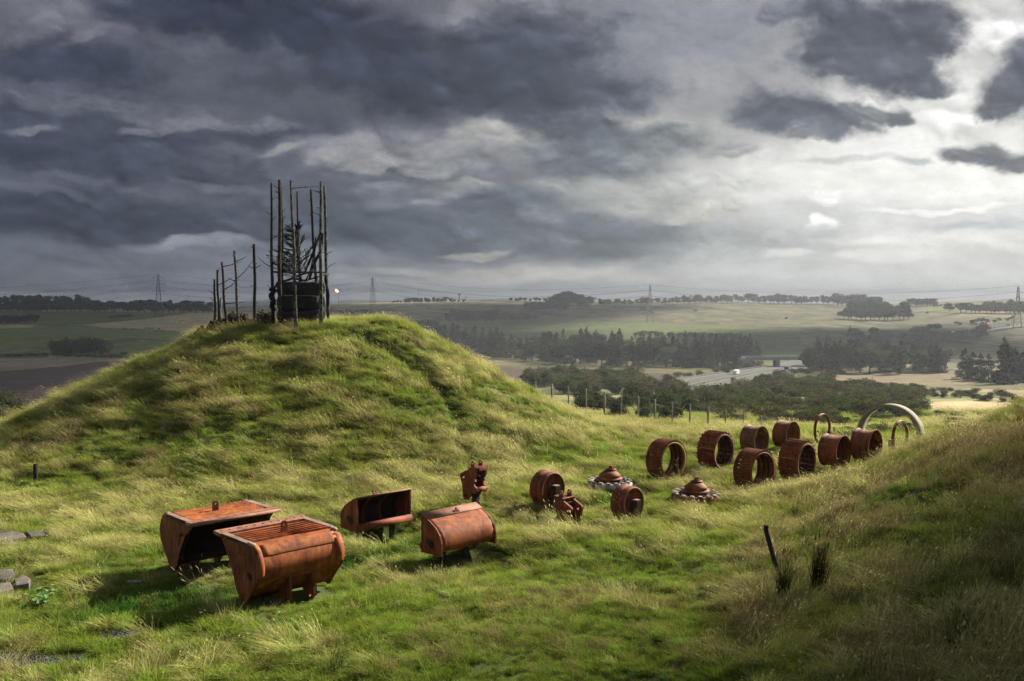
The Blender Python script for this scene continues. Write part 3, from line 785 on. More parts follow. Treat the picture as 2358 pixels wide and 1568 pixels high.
# long bare stem poking out of it
# ================================================================== ground sheets
def grid_mesh(name, X, Yg, Z, mats, cols=None):
    ny, nx = X.shape
    me = bpy.data.meshes.new(name)
    co = np.stack([X, Yg, Z], -1).reshape(-1, 3)
    idx = np.arange(nx * ny).reshape(ny, nx)
    q = np.stack([idx[:-1, :-1], idx[:-1, 1:], idx[1:, 1:], idx[1:, :-1]], -1).reshape(-1, 4)
    me.vertices.add(len(co)); me.vertices.foreach_set('co', co.ravel())
    me.loops.add(q.size); me.loops.foreach_set('vertex_index', q.ravel())
    me.polygons.add(len(q)); me.polygons.foreach_set('loop_start', np.arange(len(q)) * 4)
    try: me.polygons.foreach_set('loop_total', np.full(len(q), 4))
    except Exception: pass
    me.polygons.foreach_set('use_smooth', np.ones(len(q), bool))
    if cols is not None:
        at_ = me.color_attributes.new('Col', 'FLOAT_COLOR', 'POINT')
        at_.data.foreach_set('color', np.concatenate([cols.reshape(-1, 3), np.ones((len(co), 1))], 1).ravel().astype(np.float32))
    for m in mats: me.materials.append(m)
    me.update(calc_edges=True); me.validate()
    o = bpy.data.objects.new(name, me); COL.objects.link(o); return o
m, nt, out = new_mat('turf'); tc = N(nt, 'TexCoord'); b = N(nt, 'BsdfPrincipled'); b.inputs['Roughness'].default_value = 1; b.inputs['Specular IOR Level'].default_value = .1
c = ramp(nt, noise(nt, tc.outputs['Object'], .9, 8, .65), [(.32, (.022, .030, .008)), (.5, (.055, .065, .018)), (.68, (.11, .10, .04))])
c = mixc(nt, ramp(nt, noise(nt, tc.outputs['Object'], .25, 3), [(.45, (0, 0, 0)), (.6, (.6, .6, .6))]), c, (.05, .085, .016))
L(nt, c, b.inputs['Base Color']); L(nt, bump(nt, noise(nt, tc.outputs['Object'], 14, 5, .7), .8, .05), b.inputs['Normal']); L(nt, b.outputs[0], out.inputs[0]); M['turf'] = m
m, nt, out = new_mat('farmland'); tc = N(nt, 'TexCoord'); b = N(nt, 'BsdfPrincipled'); b.inputs['Roughness'].default_value = 1; b.inputs['Specular IOR Level'].default_value = .05
va = N(nt, 'VertexColor', layer_name='Col')
f = noise(nt, tc.outputs['Object'], .09, 8, .7)
c = mixc(nt, 1.0, va.outputs[0], ramp(nt, f, [(.3, (.55, .55, .55)), (.7, (1.4, 1.4, 1.4))]), 'MULTIPLY')
L(nt, c, b.inputs['Base Color']); L(nt, b.outputs[0], out.inputs[0]); M['farmland'] = m

gx = np.arange(-62, 46.1, .24); gy = np.arange(-14, 61.6, .24)
X, Yg = np.meshgrid(gx, gy); o = grid_mesh('ground', X, Yg, H(X, Yg), [M['turf']]); o['kind'] = 'structure'
# fields, surveyed as outlines on the ground
ROAD_PX = [(1500, 903), (1555, 893), (1640, 879.5), (1745, 861), (1810, 849), (1850, 841), (1900, 829), (2000, 805), (2150, 779), (2180, 773.5), (2230, 764), (2270, 757.5), (2320, 750.5), (2358, 746), (2420, 740)]
FIELDS = [   # colour, outline in sight lines
    ((.050, .060, .018), [(-60, 716), (300, 718), (440, 721), (330, 735), (190, 748), (90, 749), (-60, 750)]),
    ((.20, .155, .095), [(190, 748), (330, 735), (440, 721), (620, 718), (620, 790), (450, 765), (330, 757), (240, 754)]),
    ((.19, .15, .095), [(-60, 749), (88, 747), (70, 754), (-60, 758)]),
    ((.070, .088, .026), [(-60, 759), (75, 755), (190, 750), (240, 755), (330, 758), (450, 767), (600, 790), (440, 786), (300, 778), (220, 787), (130, 795), (0, 806), (-60, 809)]),
    ((.045, .048, .020), [(220, 787), (300, 778), (440, 786), (600, 790), (600, 797), (420, 789), (330, 784), (240, 794)]),
    ((.066, .085, .024), [(225, 794), (330, 785), (430, 790), (420, 818), (230, 818)]),
    ((.15, .115, .075), [(-60, 826), (180, 824), (270, 829), (220, 834), (130, 845), (0, 855), (-60, 858)]),
    ((.060, .040, .034), [(-60, 858), (0, 855), (130, 845), (220, 834), (330, 829), (460, 826), (460, 950), (-60, 950)]),
    ((.095, .125, .038), [(860, 742), (1030, 738), (1230, 732), (1450, 743), (1700, 752), (1930, 769), (1945, 773), (1890, 780), (1700, 771), (1500, 768), (1200, 755), (1000, 749), (880, 747)]),
    ((.090, .120, .036), [(900, 750), (1200, 757), (1500, 770), (1700, 773), (1890, 781), (1870, 812), (1800, 840), (1740, 842), (1500, 838), (1000, 790), (900, 770)]),
    ((.080, .058, .046), [(1140, 848), (1300, 850), (1480, 858), (1570, 862), (1560, 876), (1420, 872), (1300, 878), (1160, 872)]),
    ((.165, .13, .075), [(1870, 866), (2000, 858), (2180, 858), (2235, 872), (2250, 884), (2150, 888), (2050, 880), (1930, 876)]),
    ((.19, .145, .08), [(2140, 926), (2200, 922), (2330, 926), (2358, 935), (2300, 948), (2180, 952), (2150, 940)]),
    ((.18, .14, .075), [(2215, 895), (2300, 896), (2420, 902), (2420, 908), (2260, 902)]),
    ((.10, .118, .035), [(2100, 704), (2200, 702), (2260, 706), (2240, 716), (2130, 716)]),
    ((.10, .120, .038), [(2178, 790), (2250, 793), (2420, 806), (2420, 820), (2260, 816), (2190, 812)]),
    ((.17, .135, .085), [(2250, 790), (2300, 775), (2420, 772), (2420, 806), (2330, 798)]),
    ((.16, .13, .08), [(1840, 778), (1890, 781), (1880, 790), (1850, 790)]),
    ((.23, .18, .10), [(1880, 1002), (1960, 985), (2040, 985), (2120, 990), (2120, 1000), (1960, 1012)]),
]
def poly_mask(x, y, P):
    ins = np.zeros(x.shape, bool); n = len(P)
    for i in range(n):
        x0, y0 = P[i]; x1, y1 = P[(i + 1) % n]
        if y0 == y1: continue
        c = ((y0 > y) != (y1 > y)) & (x < (x1 - x0) * (y - y0) / (y1 - y0) + x0)
        ins ^= c
    return ins
az = np.linspace(-.78, .72, 1150); ys = np.concatenate([np.geomspace(60.5, 300, 150), np.geomspace(302, 2000, 300), np.geomspace(2020, 14000, 60)])
Yg, A_ = np.meshgrid(ys, az, indexing='ij'); X = A_ * Yg; Z = H(X, Yg)
ROAD = [ground(u, v) for u, v in ROAD_PX]
RD = seg_dist(X, Yg, [tuple(p[:2]) for p in ROAD])
# the carriageway is cut flat into the slope
rz_ = np.array([p[2] for p in ROAD]); ry_ = np.array([p[1] for p in ROAD])
k5 = np.array([1, 2, 3, 2, 1.]) / 9; rz_s = np.convolve(np.pad(rz_, 2, 'edge'), k5, 'valid')
Zr = np.interp(Yg, ry_, rz_s); wr = sstep(34, 19, RD) * (Yg < 1500)
Z = Z * (1 - wr) + (Zr - .35) * wr
rough = fbm(X / 60, Yg / 45, 61, 4); r2 = fbm(X / 17, Yg / 30, 67, 3)
base = np.array([.085, .082, .036]); dark = np.array([.042, .046, .022]); straw = np.array([.155, .13, .07])
cols = base + (straw - base) * np.clip(.45 + 1.3 * rough, 0, 1)[..., None]
cols = cols + (dark - cols) * np.clip(2.6 * r2 + .15, 0, 1)[..., None] * .8
lo = sstep(470, 330, Yg)[..., None]
cols = cols * (1 - lo) + lo * (np.array([.050, .062, .022]) + np.clip(.35 + 1.4 * r2, 0, 1)[..., None] * np.array([.10, .075, .035]))
# painted survey coordinates of each ground point for the outlines
b_ = Z / Yg; tt = (b_ + math.tan(PITCH)) / (1 - b_ * math.tan(PITCH))      # slope seen from the survey point
VV = VC - F_PX * tt; UU = UC + F_PX * A_ / (CP - SP * b_) 
jit = fbm(X / 9, Yg / 9, 71, 2)
for c, P in FIELDS:
    mk = poly_mask(UU + jit * 2, VV + jit * 1.0, P) & (Yg < 1900)
    n1 = 1 + .22 * rough + .10 * r2
    cols[mk] = (np.array(c) * n1[..., None])[mk]
cols = np.clip(cols * (1.6 - .85 * sstep(-.14, .02, A_) * sstep(200, 500, Yg))[..., None], .01, 1)  # shaded left fields lightened in colour, lit right ones darkened, to balance the light
o = grid_mesh('farmland', X, Yg, Z - .04 * (Yg < 62), [M['farmland']], cols); o['kind'] = 'structure'
FZ = Z
def fz(x, y):
    """height of the far sheet"""
    a = x / y; i = np.searchsorted(ys, y) - 1; i = min(max(i, 0), len(ys) - 2); k = (a - az[0]) / (az[1] - az[0]); j = int(min(max(k, 0), len(az) - 2)); k -= j
    g = (y - ys[i]) / (ys[i + 1] - ys[i])
    return (Z[i, j] * (1 - k) + Z[i, j + 1] * k) * (1 - g) + (Z[i + 1, j] * (1 - k) + Z[i + 1, j + 1] * k) * g
# ------------------------------------------------------------------ motorway
M['asphalt'] = plain('asphalt', (.062, .058, .054), .9, var=.15, scale=.2, bumps=0)
M['verge'] = plain('verge_grass', (.07, .068, .03), 1, scale=.3, bumps=0)
M['road_white'] = plain('road_paint', (.4, .4, .38), .7, bumps=0)
def road_line(n=160):
    P = np.array([[p[0], p[1]] for p in ROAD]); d = np.r_[0, np.cumsum(np.hypot(*np.diff(P, axis=0).T))]
    s = np.linspace(0, d[-1], n); q = np.stack([np.interp(s, d, P[:, 0]), np.interp(s, d, P[:, 1])], 1)
    for _ in range(6): q[1:-1] = .25 * q[:-2] + .5 * q[1:-1] + .25 * q[2:]
    return q, np.interp(q[:, 1], ry_, rz_s)
RQ, RZL = road_line()
RT = np.gradient(RQ, axis=0); RT /= np.linalg.norm(RT, axis=1)[:, None]; RN = np.stack([RT[:, 1], -RT[:, 0]], 1)   # to the viewer's right
def ribbon(name, o0, o1, dz, mat, sel=None):
    b = MB(); k = np.arange(len(RQ)) if sel is None else sel
    vs = []
    for i in k:
        for o_ in (o0, o1):
            p = RQ[i] + RN[i] * o_; vs.append((p[0], p[1], RZL[i] + dz))
    b.add(vs, [(2 * i, 2 * i + 1, 2 * i + 3, 2 * i + 2) for i in range(len(k) - 1)])
    return b.build(name, mat)
o = ribbon('motorway', -16.5, 16.5, 0, M['asphalt']); o['kind'] = 'structure'
o = ribbon('central_verge', -1.8, 1.8, .06, M['verge']); o['kind'] = 'structure'
for off in (-15.2, -2.6, 2.6, 15.2):
    o = ribbon('edge_marking', off - .15, off + .15, .03, M['road_white']); o['kind'] = 'structure'
for nm, off, lab in (('crash_barrier', .0, 'long steel crash barrier along the middle of the motorway'), ('crash_barrier', 17.2, 'steel crash barrier along the near edge of the motorway'), ('crash_barrier', -17.2, 'steel crash barrier along the far edge of the motorway')):
    b = MB(); vs = []
    for i in range(len(RQ)):
        p = RQ[i] + RN[i] * off
        vs += [(p[0], p[1], RZL[i] + .45), (p[0], p[1], RZL[i] + .95), (p[0] + RN[i][0] * .12, p[1] + RN[i][1] * .12, RZL[i] + .95), (p[0] + RN[i][0] * .12, p[1] + RN[i][1] * .12, RZL[i] + .45)]
    for i in range(len(RQ) - 1): b.add(vs[4 * i:4 * i + 8], [(0, 1, 5, 4), (1, 2, 6, 5), (2, 3, 7, 6), (3, 0, 4, 7)])
    for i in range(0, len(RQ), 1):
        p = RQ[i] + RN[i] * (off + .06); b.box((p[0], p[1], RZL[i] + .3), (.12, .12, .7))
    tag(b.build(nm, M['steel']), lab, 'barrier')
# bridge
B0, B1 = at(1722, 826, 640), at(1896, 829, 640)
bd = thing('road_bridge', 'grey concrete bridge over the motorway on two piers', 'bridge', ((B0[0] + B1[0]) / 2, 640, B0[2]))
bl = B1[0] - B0[0]; rb = math.radians(4)
bd.rotation_euler = (0, 0, rb)
MB().box((0, 0, .1), (bl + 8, 9, 1.5), bev=.1).build('deck', M['concrete_grey'], bd)
for y in (-4.6, 4.6): MB().box((0, y, 1.3), (bl + 8, .35, 1.0)).build('parapet', M['concrete_grey'], bd)
zr_ = -46.8 - B0[2]
for u in (1787, 1880):
    px = at(u, 840, 640)[0] - bd.location.x
    MB().box((px, 0, (-.6 + zr_ - 2) / 2), (2.2, 8.2, abs(zr_) + 2), bev=.2).build('pier', M['concrete'], bd)
for s in (-1, 1):
    MB().box((s * (bl / 2 + 3.0), 0, -2.6), (5, 10, 5)).build('abutment', M['concrete_grey'], bd)

# ================================================================== trees and bushes
def leaf_mat(name, lo, hi, trans=.36):
    m, nt, out = new_mat(name)
    va = N(nt, 'VertexColor', layer_name='Col'); oi = N(nt, 'ObjectInfo')
    c = mixc(nt, va.outputs[0], lo, hi)
    hsv = N(nt, 'HueSaturation'); L(nt, c, hsv.inputs['Color'])
    L(nt, mth(nt, 'MULTIPLY_ADD', oi.outputs['Random'], .05, .475), hsv.inputs['Hue'])
    L(nt, mth(nt, 'MULTIPLY_ADD', oi.outputs['Random'], .5, .75), hsv.inputs['Value'])
    d = N(nt, 'BsdfDiffuse'); t = N(nt, 'BsdfTranslucent'); mx = N(nt, 'MixShader'); mx.inputs[0].default_value = trans
    L(nt, hsv.outputs[0], d.inputs[0]); L(nt, hsv.outputs[0], t.inputs[0]); L(nt, d.outputs[0], mx.inputs[1]); L(nt, t.outputs[0], mx.inputs[2]); L(nt, mx.outputs[0], out.inputs[0]); return m
M['leaf_dark'] = leaf_mat('leaf_dark', (.015, .020, .010), (.056, .066, .025))
M['leaf_green'] = leaf_mat('leaf_green', (.020, .028, .011), (.075, .088, .030))
M['leaf_conifer'] = leaf_mat('leaf_conifer', (.015, .019, .011), (.060, .060, .028))
M['leaf_scrub'] = leaf_mat('leaf_scrub', (.030, .034, .014), (.105, .098, .042))
M['leaf_brown'] = leaf_mat('leaf_brown', (.036, .030, .018), (.095, .078, .045))
M['tree_bark'] = plain('tree_bark', (.06, .05, .04), .95, bumps=0)
def leaves(me_name, pts, nors, size, mats, trunk=None, seed=0, asp=1.0):
    rg = np.random.default_rng(seed); n = len(pts)
    nn = nors + rg.normal(0, .55, (n, 3)); nn /= np.linalg.norm(nn, axis=1)[:, None]
    a = np.cross(nn, rg.normal(0, 1, (n, 3))); a /= np.linalg.norm(a, axis=1)[:, None]; b = np.cross(nn, a)
    s = size * rg.uniform(.55, 1.25, (n, 1))
    k = rg.uniform(.45, .8, (n, 1))
    q = np.stack([pts - a * s, pts - b * s * k * asp, pts + a * s, pts + b * s * k * asp], 1).reshape(-1, 3)
    shade = np.repeat(np.clip(rg.normal(.5, .25, n), 0, 1), 4)
    mb = MB(); mb.v = [tuple(p) for p in q]; mb.f = [(4 * i, 4 * i + 1, 4 * i + 2, 4 * i + 3) for i in range(n)]; mb.m = [0] * n; mb.sm = [False] * n
    if trunk: mb.add(trunk.v, trunk.f, 1)
    me = bpy.data.meshes.new(me_name); me.from_pydata(mb.v, [], mb.f)
    for m_ in mats: me.materials.append(m_)
    me.polygons.foreach_set('material_index', mb.m)
    ca = me.color_attributes.new('Col', 'FLOAT_COLOR', 'POINT')
    full = np.zeros(len(mb.v)); full[:4 * n] = shade
    ca.data.foreach_set('color', np.repeat(full[:, None], 4, 1).ravel().astype(np.float32)); me.update(); return me
def blob_pts(rg, c, r, n, shell=.55):
    d = rg.normal(0, 1, (n, 3)); d /= np.linalg.norm(d, axis=1)[:, None]
    k = rg.uniform(shell, 1.0, (n, 1)); return c + d * r * k, d
def broadleaf(seed, h=12.0, w=9.0, mat='leaf_dark', n=1900, gap=1.0):
    rg = np.random.default_rng(seed); P, Nn = [], []
    lob = 11; th = h * rg.uniform(.16, .24)
    tr = MB(); tr.tube([(0, 0, -.8), (0, 0, th), (rg.normal(0, .3), rg.normal(0, .3), h * .62)], [.035 * h, .028 * h, .008 * h], 6, cap=False)
    for k in range(lob):
        a = rg.uniform(0, 6.28); rr_ = rg.uniform(.0, .34) * w; zc = rg.uniform(.30, .84) * h
        rr_ *= 1.25 - abs(zc / h - .5)
        c = np.array([rr_ * math.cos(a), rr_ * math.sin(a), zc]); r = np.array([w * .24, w * .24, h * .15]) * rg.uniform(.7, 1.25)
        p, d = blob_pts(rg, c, r, n // lob); P.append(p); Nn.append(d)
        tr.tube([(0, 0, th * .9), tuple(c * .55 + np.array([0, 0, th * .3])), tuple(c)], [.014 * h, .010 * h, .003 * h], 4, cap=False)
    return leaves('broadleaf_tree', np.concatenate(P), np.concatenate(Nn), .042 * h * gap, [M[mat], M['tree_bark']], tr, seed)
def conifer(seed, h=16.0, w=9.0, mat='leaf_conifer', n=2400):
    rg = np.random.default_rng(seed)
    z = (1 - rg.uniform(0, 1, n) ** .6) ; z = .06 + .94 * z
    nb = 64; lev = rg.uniform(.05, 1, nb); la = rg.uniform(0, 6.28, nb)
    k = rg.integers(0, nb, n); f = rg.uniform(.15, 1, n) ** .7
    zz = lev[k]; rad = (1 - zz) ** .62 * w * .5 * rg.uniform(.75, 1.1, nb)[k] + .12
    a = la[k] + rg.normal(0, .22, n)
    P = np.stack([rad * f * np.cos(a), rad * f * np.sin(a), zz * h - .12 * rad * f + rg.normal(0, .02 * h, n)], 1)
    d = np.stack([np.cos(a) * .5, np.sin(a) * .5, np.full(n, .8)], 1)
    tr = MB(); tr.tube([(0, 0, -.8), (0, 0, h * .97)], [.02 * h, .003 * h], 5, cap=False)
    return leaves('conifer_tree', P, d, .034 * h, [M[mat], M['tree_bark']], tr, seed, .7)
def bush(seed, h=3.2, w=4.6, mat='leaf_scrub', n=900):
    rg = np.random.default_rng(seed); P, Nn = [], []
    for k in range(8):
        a = rg.uniform(0, 6.28); rr_ = rg.uniform(0, .33) * w
        c = np.array([rr_ * math.cos(a), rr_ * math.sin(a), h * rg.uniform(.25, .62)]); r = np.array([w * .25, w * .25, h * .33]) * rg.uniform(.75, 1.2)
        p, d = blob_pts(rg, c, r, n // 8, .5); p[:, 2] = np.maximum(p[:, 2], -.15); P.append(p); Nn.append(d)
    tr = MB()
    for k in range(5):
        a = 1.26 * k; tr.tube([(0, 0, -.4), (.18 * w * math.cos(a), .18 * w * math.sin(a), h * .55)], [.05, .015], 4, cap=False)
    return leaves('bush', np.concatenate(P), np.concatenate(Nn), .034 * h + .08, [M[mat], M['tree_bark']], tr, seed)
def pine(seed, h=11.0):
    rg = np.random.default_rng(seed); P, Nn = [], []
    tr = MB(); tr.tube([(0, 0, -.8), (.3, 0, h * .5), (0, .2, h * .9)], [.22, .16, .05], 6, cap=False)
    for k in range(6):
        a = rg.uniform(0, 6.28); c = np.array([1.7 * math.cos(a), 1.7 * math.sin(a), h * rg.uniform(.68, .9)])
        p, d = blob_pts(rg, c, np.array([1.9, 1.9, .75]), 130, .2); P.append(p); Nn.append(d + [0, 0, .5]); tr.tube([(0, .1, h * .6), tuple(c)], [.09, .03], 4, cap=False)
    return leaves('scots_pine', np.concatenate(P), np.concatenate(Nn), .42, [M['leaf_dark'], M['tree_bark']], tr, seed)
PROTO = {
    'dark': [broadleaf(s, 12, 11.5) for s in (1, 2, 3, 4)], 'green': [bush(s, 9, 10, 'leaf_green', 2000) for s in (5, 6, 7)],
    'orchard': [broadleaf(s, 7, 5.5, 'leaf_brown', 500, 1.1) for s in (8, 9)], 'con': [conifer(s) for s in (11, 12, 13, 14)] ,
    'mixed': [conifer(s, 14, 10, 'leaf_conifer') for s in (15, 16)] + [broadleaf(s, 13, 11, 'leaf_dark', 1800) for s in (17, 18)] + [broadleaf(19, 13, 10, 'leaf_scrub', 1800)],
    'scrub': [bush(s, 3.2, 4.8) for s in (21, 22, 23)] + [bush(24, 3.0, 4.4, 'leaf_brown')], 'gorse': [bush(s, 2.4, 4.6, 'leaf_green') for s in (25, 26)],
    'darkbush': [bush(s, 3.4, 5.4, 'leaf_dark', 1000) for s in (27, 28)], 'pine': [pine(31), pine(32)], 'pale': [conifer(33, 15, 5, 'leaf_brown', 700)], 'bushbig': [bush(35, 7, 11, 'leaf_dark', 1800), bush(36, 7, 12, 'leaf_dark', 1800)]}
PH = {'dark': 12, 'green': 9, 'orchard': 7, 'con': 16, 'mixed': 14, 'scrub': 3.2, 'gorse': 2.4, 'darkbush': 3.4, 'pine': 11, 'pale': 15, 'bushbig': 7}
KINDS = {'dark': ('broadleaf_tree', 'tree'), 'green': ('leafy_bush', 'bush'), 'orchard': ('orchard_tree', 'tree'), 'con': ('conifer_tree', 'tree'), 'mixed': ('woodland_tree', 'tree'),
         'scrub': ('scrub_bush', 'bush'), 'gorse': ('gorse_bush', 'bush'), 'darkbush': ('thorn_bush', 'bush'), 'pine': ('scots_pine', 'tree'), 'pale': ('conifer_tree', 'tree'), 'bushbig': ('thorn_thicket', 'thicket')}
TREES = []
def plant(kind, u, v, hpx, wide=1.0):
    p = ground(u, v, ymin=59.0); Y = p[1]; x = p[0]
    z = fz(x, Y)
    me = random.choice(PROTO[kind]); s = hpx * Y / F_PX / PH[kind]
    o = bpy.data.objects.new(KINDS[kind][0], me); COL.objects.link(o)
    o.location = (x, Y, z - .05 * s); o.rotation_euler = (0, 0, random.uniform(0, 6.28)); w = wide * random.uniform(.85, 1.15)
    o.scale = (s * w, s * w, s * random.uniform(.95, 1.05)); return (u, o)
def cluster(kinds, pts, hpx, phrase, mark, group, wide=1.0, jv=1.0, jh=.15, frm=1):
    """a row or clump; each one is told by its place counted from a landmark"""
    res = []
    for u, v in pts:
        k = random.choice(kinds); h = (hpx(u) if callable(hpx) else hpx) * random.uniform(1 - jh, 1 + jh)
        res.append(plant(k, u, v + random.uniform(-jv, jv), h, wide))
    res.sort(key=lambda q: frm * q[0])
    for i, (u, o) in enumerate(res):
        tag(o, f'{phrase}, {nth(i + 1)} {mark}' if len(res) > 1 else f'{phrase}, {mark}', KINDS['dark'][1] if 'tree' in o.name or 'pine' in o.name else KINDS['scrub'][1], group)
    TREES.extend(o for _, o in res); return res
def line_pts(P, n, jit=3.0):
    P = np.array(P, float); d = np.r_[0, np.cumsum(np.hypot(*np.diff(P, axis=0).T))]; s = np.linspace(0, d[-1], n)
    return [(np.interp(t, d, P[:, 0]) + random.uniform(-jit, jit), np.interp(t, d, P[:, 1])) for t in s]
def area_pts(P, n, mind=6.0):
    P_ = [tuple(p) for p in P]; us = [p[0] for p in P]; vs = [p[1] for p in P]; out_ = []
    for _ in range(n * 60):
        u, v = random.uniform(min(us), max(us)), random.uniform(min(vs), max(vs))
        if poly_mask(np.array([u]), np.array([v]), P_)[0] and all((u - a) ** 2 + (3 * (v - b)) ** 2 > mind ** 2 for a, b in out_):
            out_.append((u, v))
            if len(out_) >= n: break
    return out_
rnd = random.Random(3)
# far wood on the skyline, viewer's left
cluster(['dark'], line_pts([(-10, 719), (250, 719), (480, 722)], 38, 4), lambda u: 27 if u < 210 else 24, 'dark tree in the front of the skyline wood', 'from the mound', 'skyline wood', 1.15, 1, .14, -1)
cluster(['dark'], line_pts([(0, 712), (200, 712)], 12, 4), 34, 'tall round tree rising over the skyline wood', 'from the big pylon', 'skyline wood', 1.05, 1, .1, -1)
cluster(['dark'], line_pts([(210, 713), (480, 715)], 17, 4), 24, 'low dark tree in the back of the skyline wood', 'from the mound', 'skyline wood', 1.15, 1, .16, -1)
cluster(['darkbush', 'dark'], line_pts([(-5, 744), (80, 744)], 9, 3), 20, 'dark tree in the clump by the stubble strip', 'from the open field', 'field clump', 1.2, 1, .15, -1)
cluster(['bushbig'], [(128, 814), (152, 816), (176, 817), (200, 817), (218, 816)], lambda u: 36 if u < 140 else 46, 'big round dark thorn in the clump in the green field', 'from the mound', 'thorn clump in the green field', .95, 1, .06, -1)
cluster(['darkbush'], line_pts([(0, 821), (110, 819), (230, 823), (330, 824), (350, 819)], 30, 3), 8, 'low hedge bush above the brown field', 'from the mound', 'hedge below the thorn clump', 1.7, 1, .3, -1)
cluster(['darkbush'], [(284, 821), (345, 818)], 13, 'round hedge bush taller than its hedge', 'from the mound', 'taller hedge bushes', 1, .5, .1, -1)
cluster(['darkbush'], line_pts([(255, 732), (298, 729)], 6, 2), 6, 'tiny bush in a row in the upper field', 'from the stubble field', 'bush row in upper field', 1.6, .5, .2, -1)
cluster(['darkbush', 'scrub'], [(10, 965), (28, 958), (45, 962), (64, 955), (86, 950), (104, 946), (122, 938), (-8, 960), (20, 940)], lambda u: 52 if u < 50 else 24, 'dark thorn bush behind the mound shoulder', 'from the picture edge', 'thorns behind the mound', 1.0, 1, .15)
cluster(['dark'], line_pts([(755, 722), (880, 727)], 15, 3), 13, 'small dark tree showing low beyond the mound top', 'from the tyre stack', 'trees beyond the mound top', 1.4, 1, .2)
cluster(['dark'], line_pts([(905, 695), (1065, 691)], 18, 3), lambda u: 8 if u < 930 or u > 1040 else 13, 'small tree in the line on the far skyline', 'from the mound', 'skyline tree line', 1.4, .5, .2)
cluster(['dark'], line_pts([(1175, 694), (1290, 696)], 11, 3), 11, 'small tree left of the big skyline clump' .replace('left of', 'before'), 'from the mound', 'skyline trees before the big clump', 1.3, .5, .2)
cluster(['dark'], line_pts([(1272, 704), (1345, 704)], 12, 3) + line_pts([(1285, 701), (1330, 701)], 6, 3), lambda u: 33 - abs(u - 1308) * .28, 'tree of the big domed clump on the skyline', 'from the mound', 'big domed clump', 1.2, .8, .08)
cluster(['dark'], line_pts([(1208, 718), (1300, 716)], 12, 3) + [(1355, 703), (1362, 703), (1340, 712)], 24, 'tree of the lower wood by the domed clump', 'from the mound', 'wood under the domed clump', 1.25, 1, .12)
cluster(['dark'], line_pts([(1380, 704), (1500, 702), (1650, 698), (1770, 697), (1860, 697), (1930, 700)], 46, 3), lambda u: 18 if u < 1560 else (20 if u < 1770 else 25), 'tree in the long row on the skyline ridge', 'from the domed clump', 'ridge tree row', 1.15, .5, .22)
cluster(['dark'], line_pts([(1930, 705), (1985, 707), (2030, 712)], 11, 3) + line_pts([(1940, 734), (2000, 737), (2090, 736)], 15, 3) + line_pts([(1960, 722), (2088, 724)], 9, 3), 30, 'tree in the dense wood ending the ridge row', 'from the mound', 'ridge end wood', 1.15, 1, .12)
cluster(['dark'], line_pts([(2102, 706), (2148, 705)], 9, 2), 20, 'tree in the flat topped skyline clump alone on the hill', 'from the ridge row', 'lone hilltop clump', 1.2, .5, .08)
cluster(['dark'], line_pts([(2150, 708), (2185, 707)], 5, 2), 9, 'small bushy tree beside the flat topped clump', 'from the flat topped clump', 'low hilltop trees', 1.3, .5, .2)
cluster(['dark'], [(2187, 718), (2212, 720), (2225, 719)] + line_pts([(2236, 720), (2370, 722)], 13, 3) + line_pts([(2270, 714), (2370, 716)], 8, 3), 24, 'dark tree in the wood behind the end pylon', 'from the lone hilltop clump', 'wood behind the end pylon', 1.2, 1, .12)
cluster(['dark'], line_pts([(1032, 740), (1100, 741), (1230, 738)], 26, 3) + line_pts([(1045, 733), (1180, 733)], 12, 3), lambda u: 21 if u < 1150 else 13, 'tree in the dark strip of wood above the pale field', 'from the mound', 'strip wood above the field', 1.3, 1, .15)
cluster(['orchard'], line_pts([(1465, 779), (1580, 781), (1703, 785)], 24, 2.5), 19, 'thin stemmed tree in the single row across the pale field', 'from the mound', 'field tree row', 1.15, .3, .12)
cluster(['dark', 'mixed'], line_pts([(955, 758), (1010, 775), (1090, 800)], 15, 4), 30, 'dark tree at the mound end of the long belt', 'from the mound', 'mound end of the belt', 1.2, 3, .2)
cluster(['mixed', 'con'], line_pts([(1000, 800), (1180, 826), (1300, 836), (1450, 842), (1600, 845), (1740, 842)], 56, 4), lambda u: 52 if u < 1250 else 62, 'tall dark tree in the belt front', 'from the motorway bridge', 'conifer belt', 1.05, 3, .13, -1)
cluster(['con', 'mixed'], line_pts([(1040, 795), (1180, 812), (1400, 824), (1600, 828), (1720, 832)], 40, 4), lambda u: 46 if u < 1250 else 58, 'pointed conifer in the belt back', 'from the motorway bridge', 'conifer belt back row', 1.0, 2, .15, -1)
cluster(['pale'], [(1642, 852)], 45, 'pale feathery tree in front of the dark conifer belt', 'close above the motorway', None, 1.2)
cluster(['mixed', 'mixed', 'con'], area_pts([(1845, 850), (1880, 840), (2000, 846), (2190, 850), (2195, 858), (2000, 862), (1870, 858)], 36, 7), 62, 'tree in the front of the mixed wood', 'from the bridge', 'mixed wood past the bridge', 1.1, 2, .13)
cluster(['mixed'], area_pts([(1880, 815), (1930, 800), (2100, 800), (2190, 815), (2180, 838), (1890, 836)], 34, 8), 42, 'tree in the back of the mixed wood', 'from the bridge', 'mixed wood back rows', 1.1, 2, .13)
cluster(['dark', 'scrub'], line_pts([(2085, 790), (2150, 785), (2185, 792)], 9, 3), 26, 'bushy tree between mixed wood and far carriageway', 'from the bridge', 'trees below the far carriageway', 1.2, 2, .2)
cluster(['pale'], [(2066, 862)], 48, 'brownish bare tree against the dark mixed wood', 'above the straw field', None, 1.0)
cluster(['con'], [(2222, 872), (2240, 876), (2258, 878), (2276, 880), (2318, 884), (2335, 880), (2352, 882), (2368, 880)], lambda u: 62 if u < 2300 else 78, 'dark conifer by the end of the straw field', 'from the mixed wood', 'conifers past the straw field', 1.35, 1, .1)
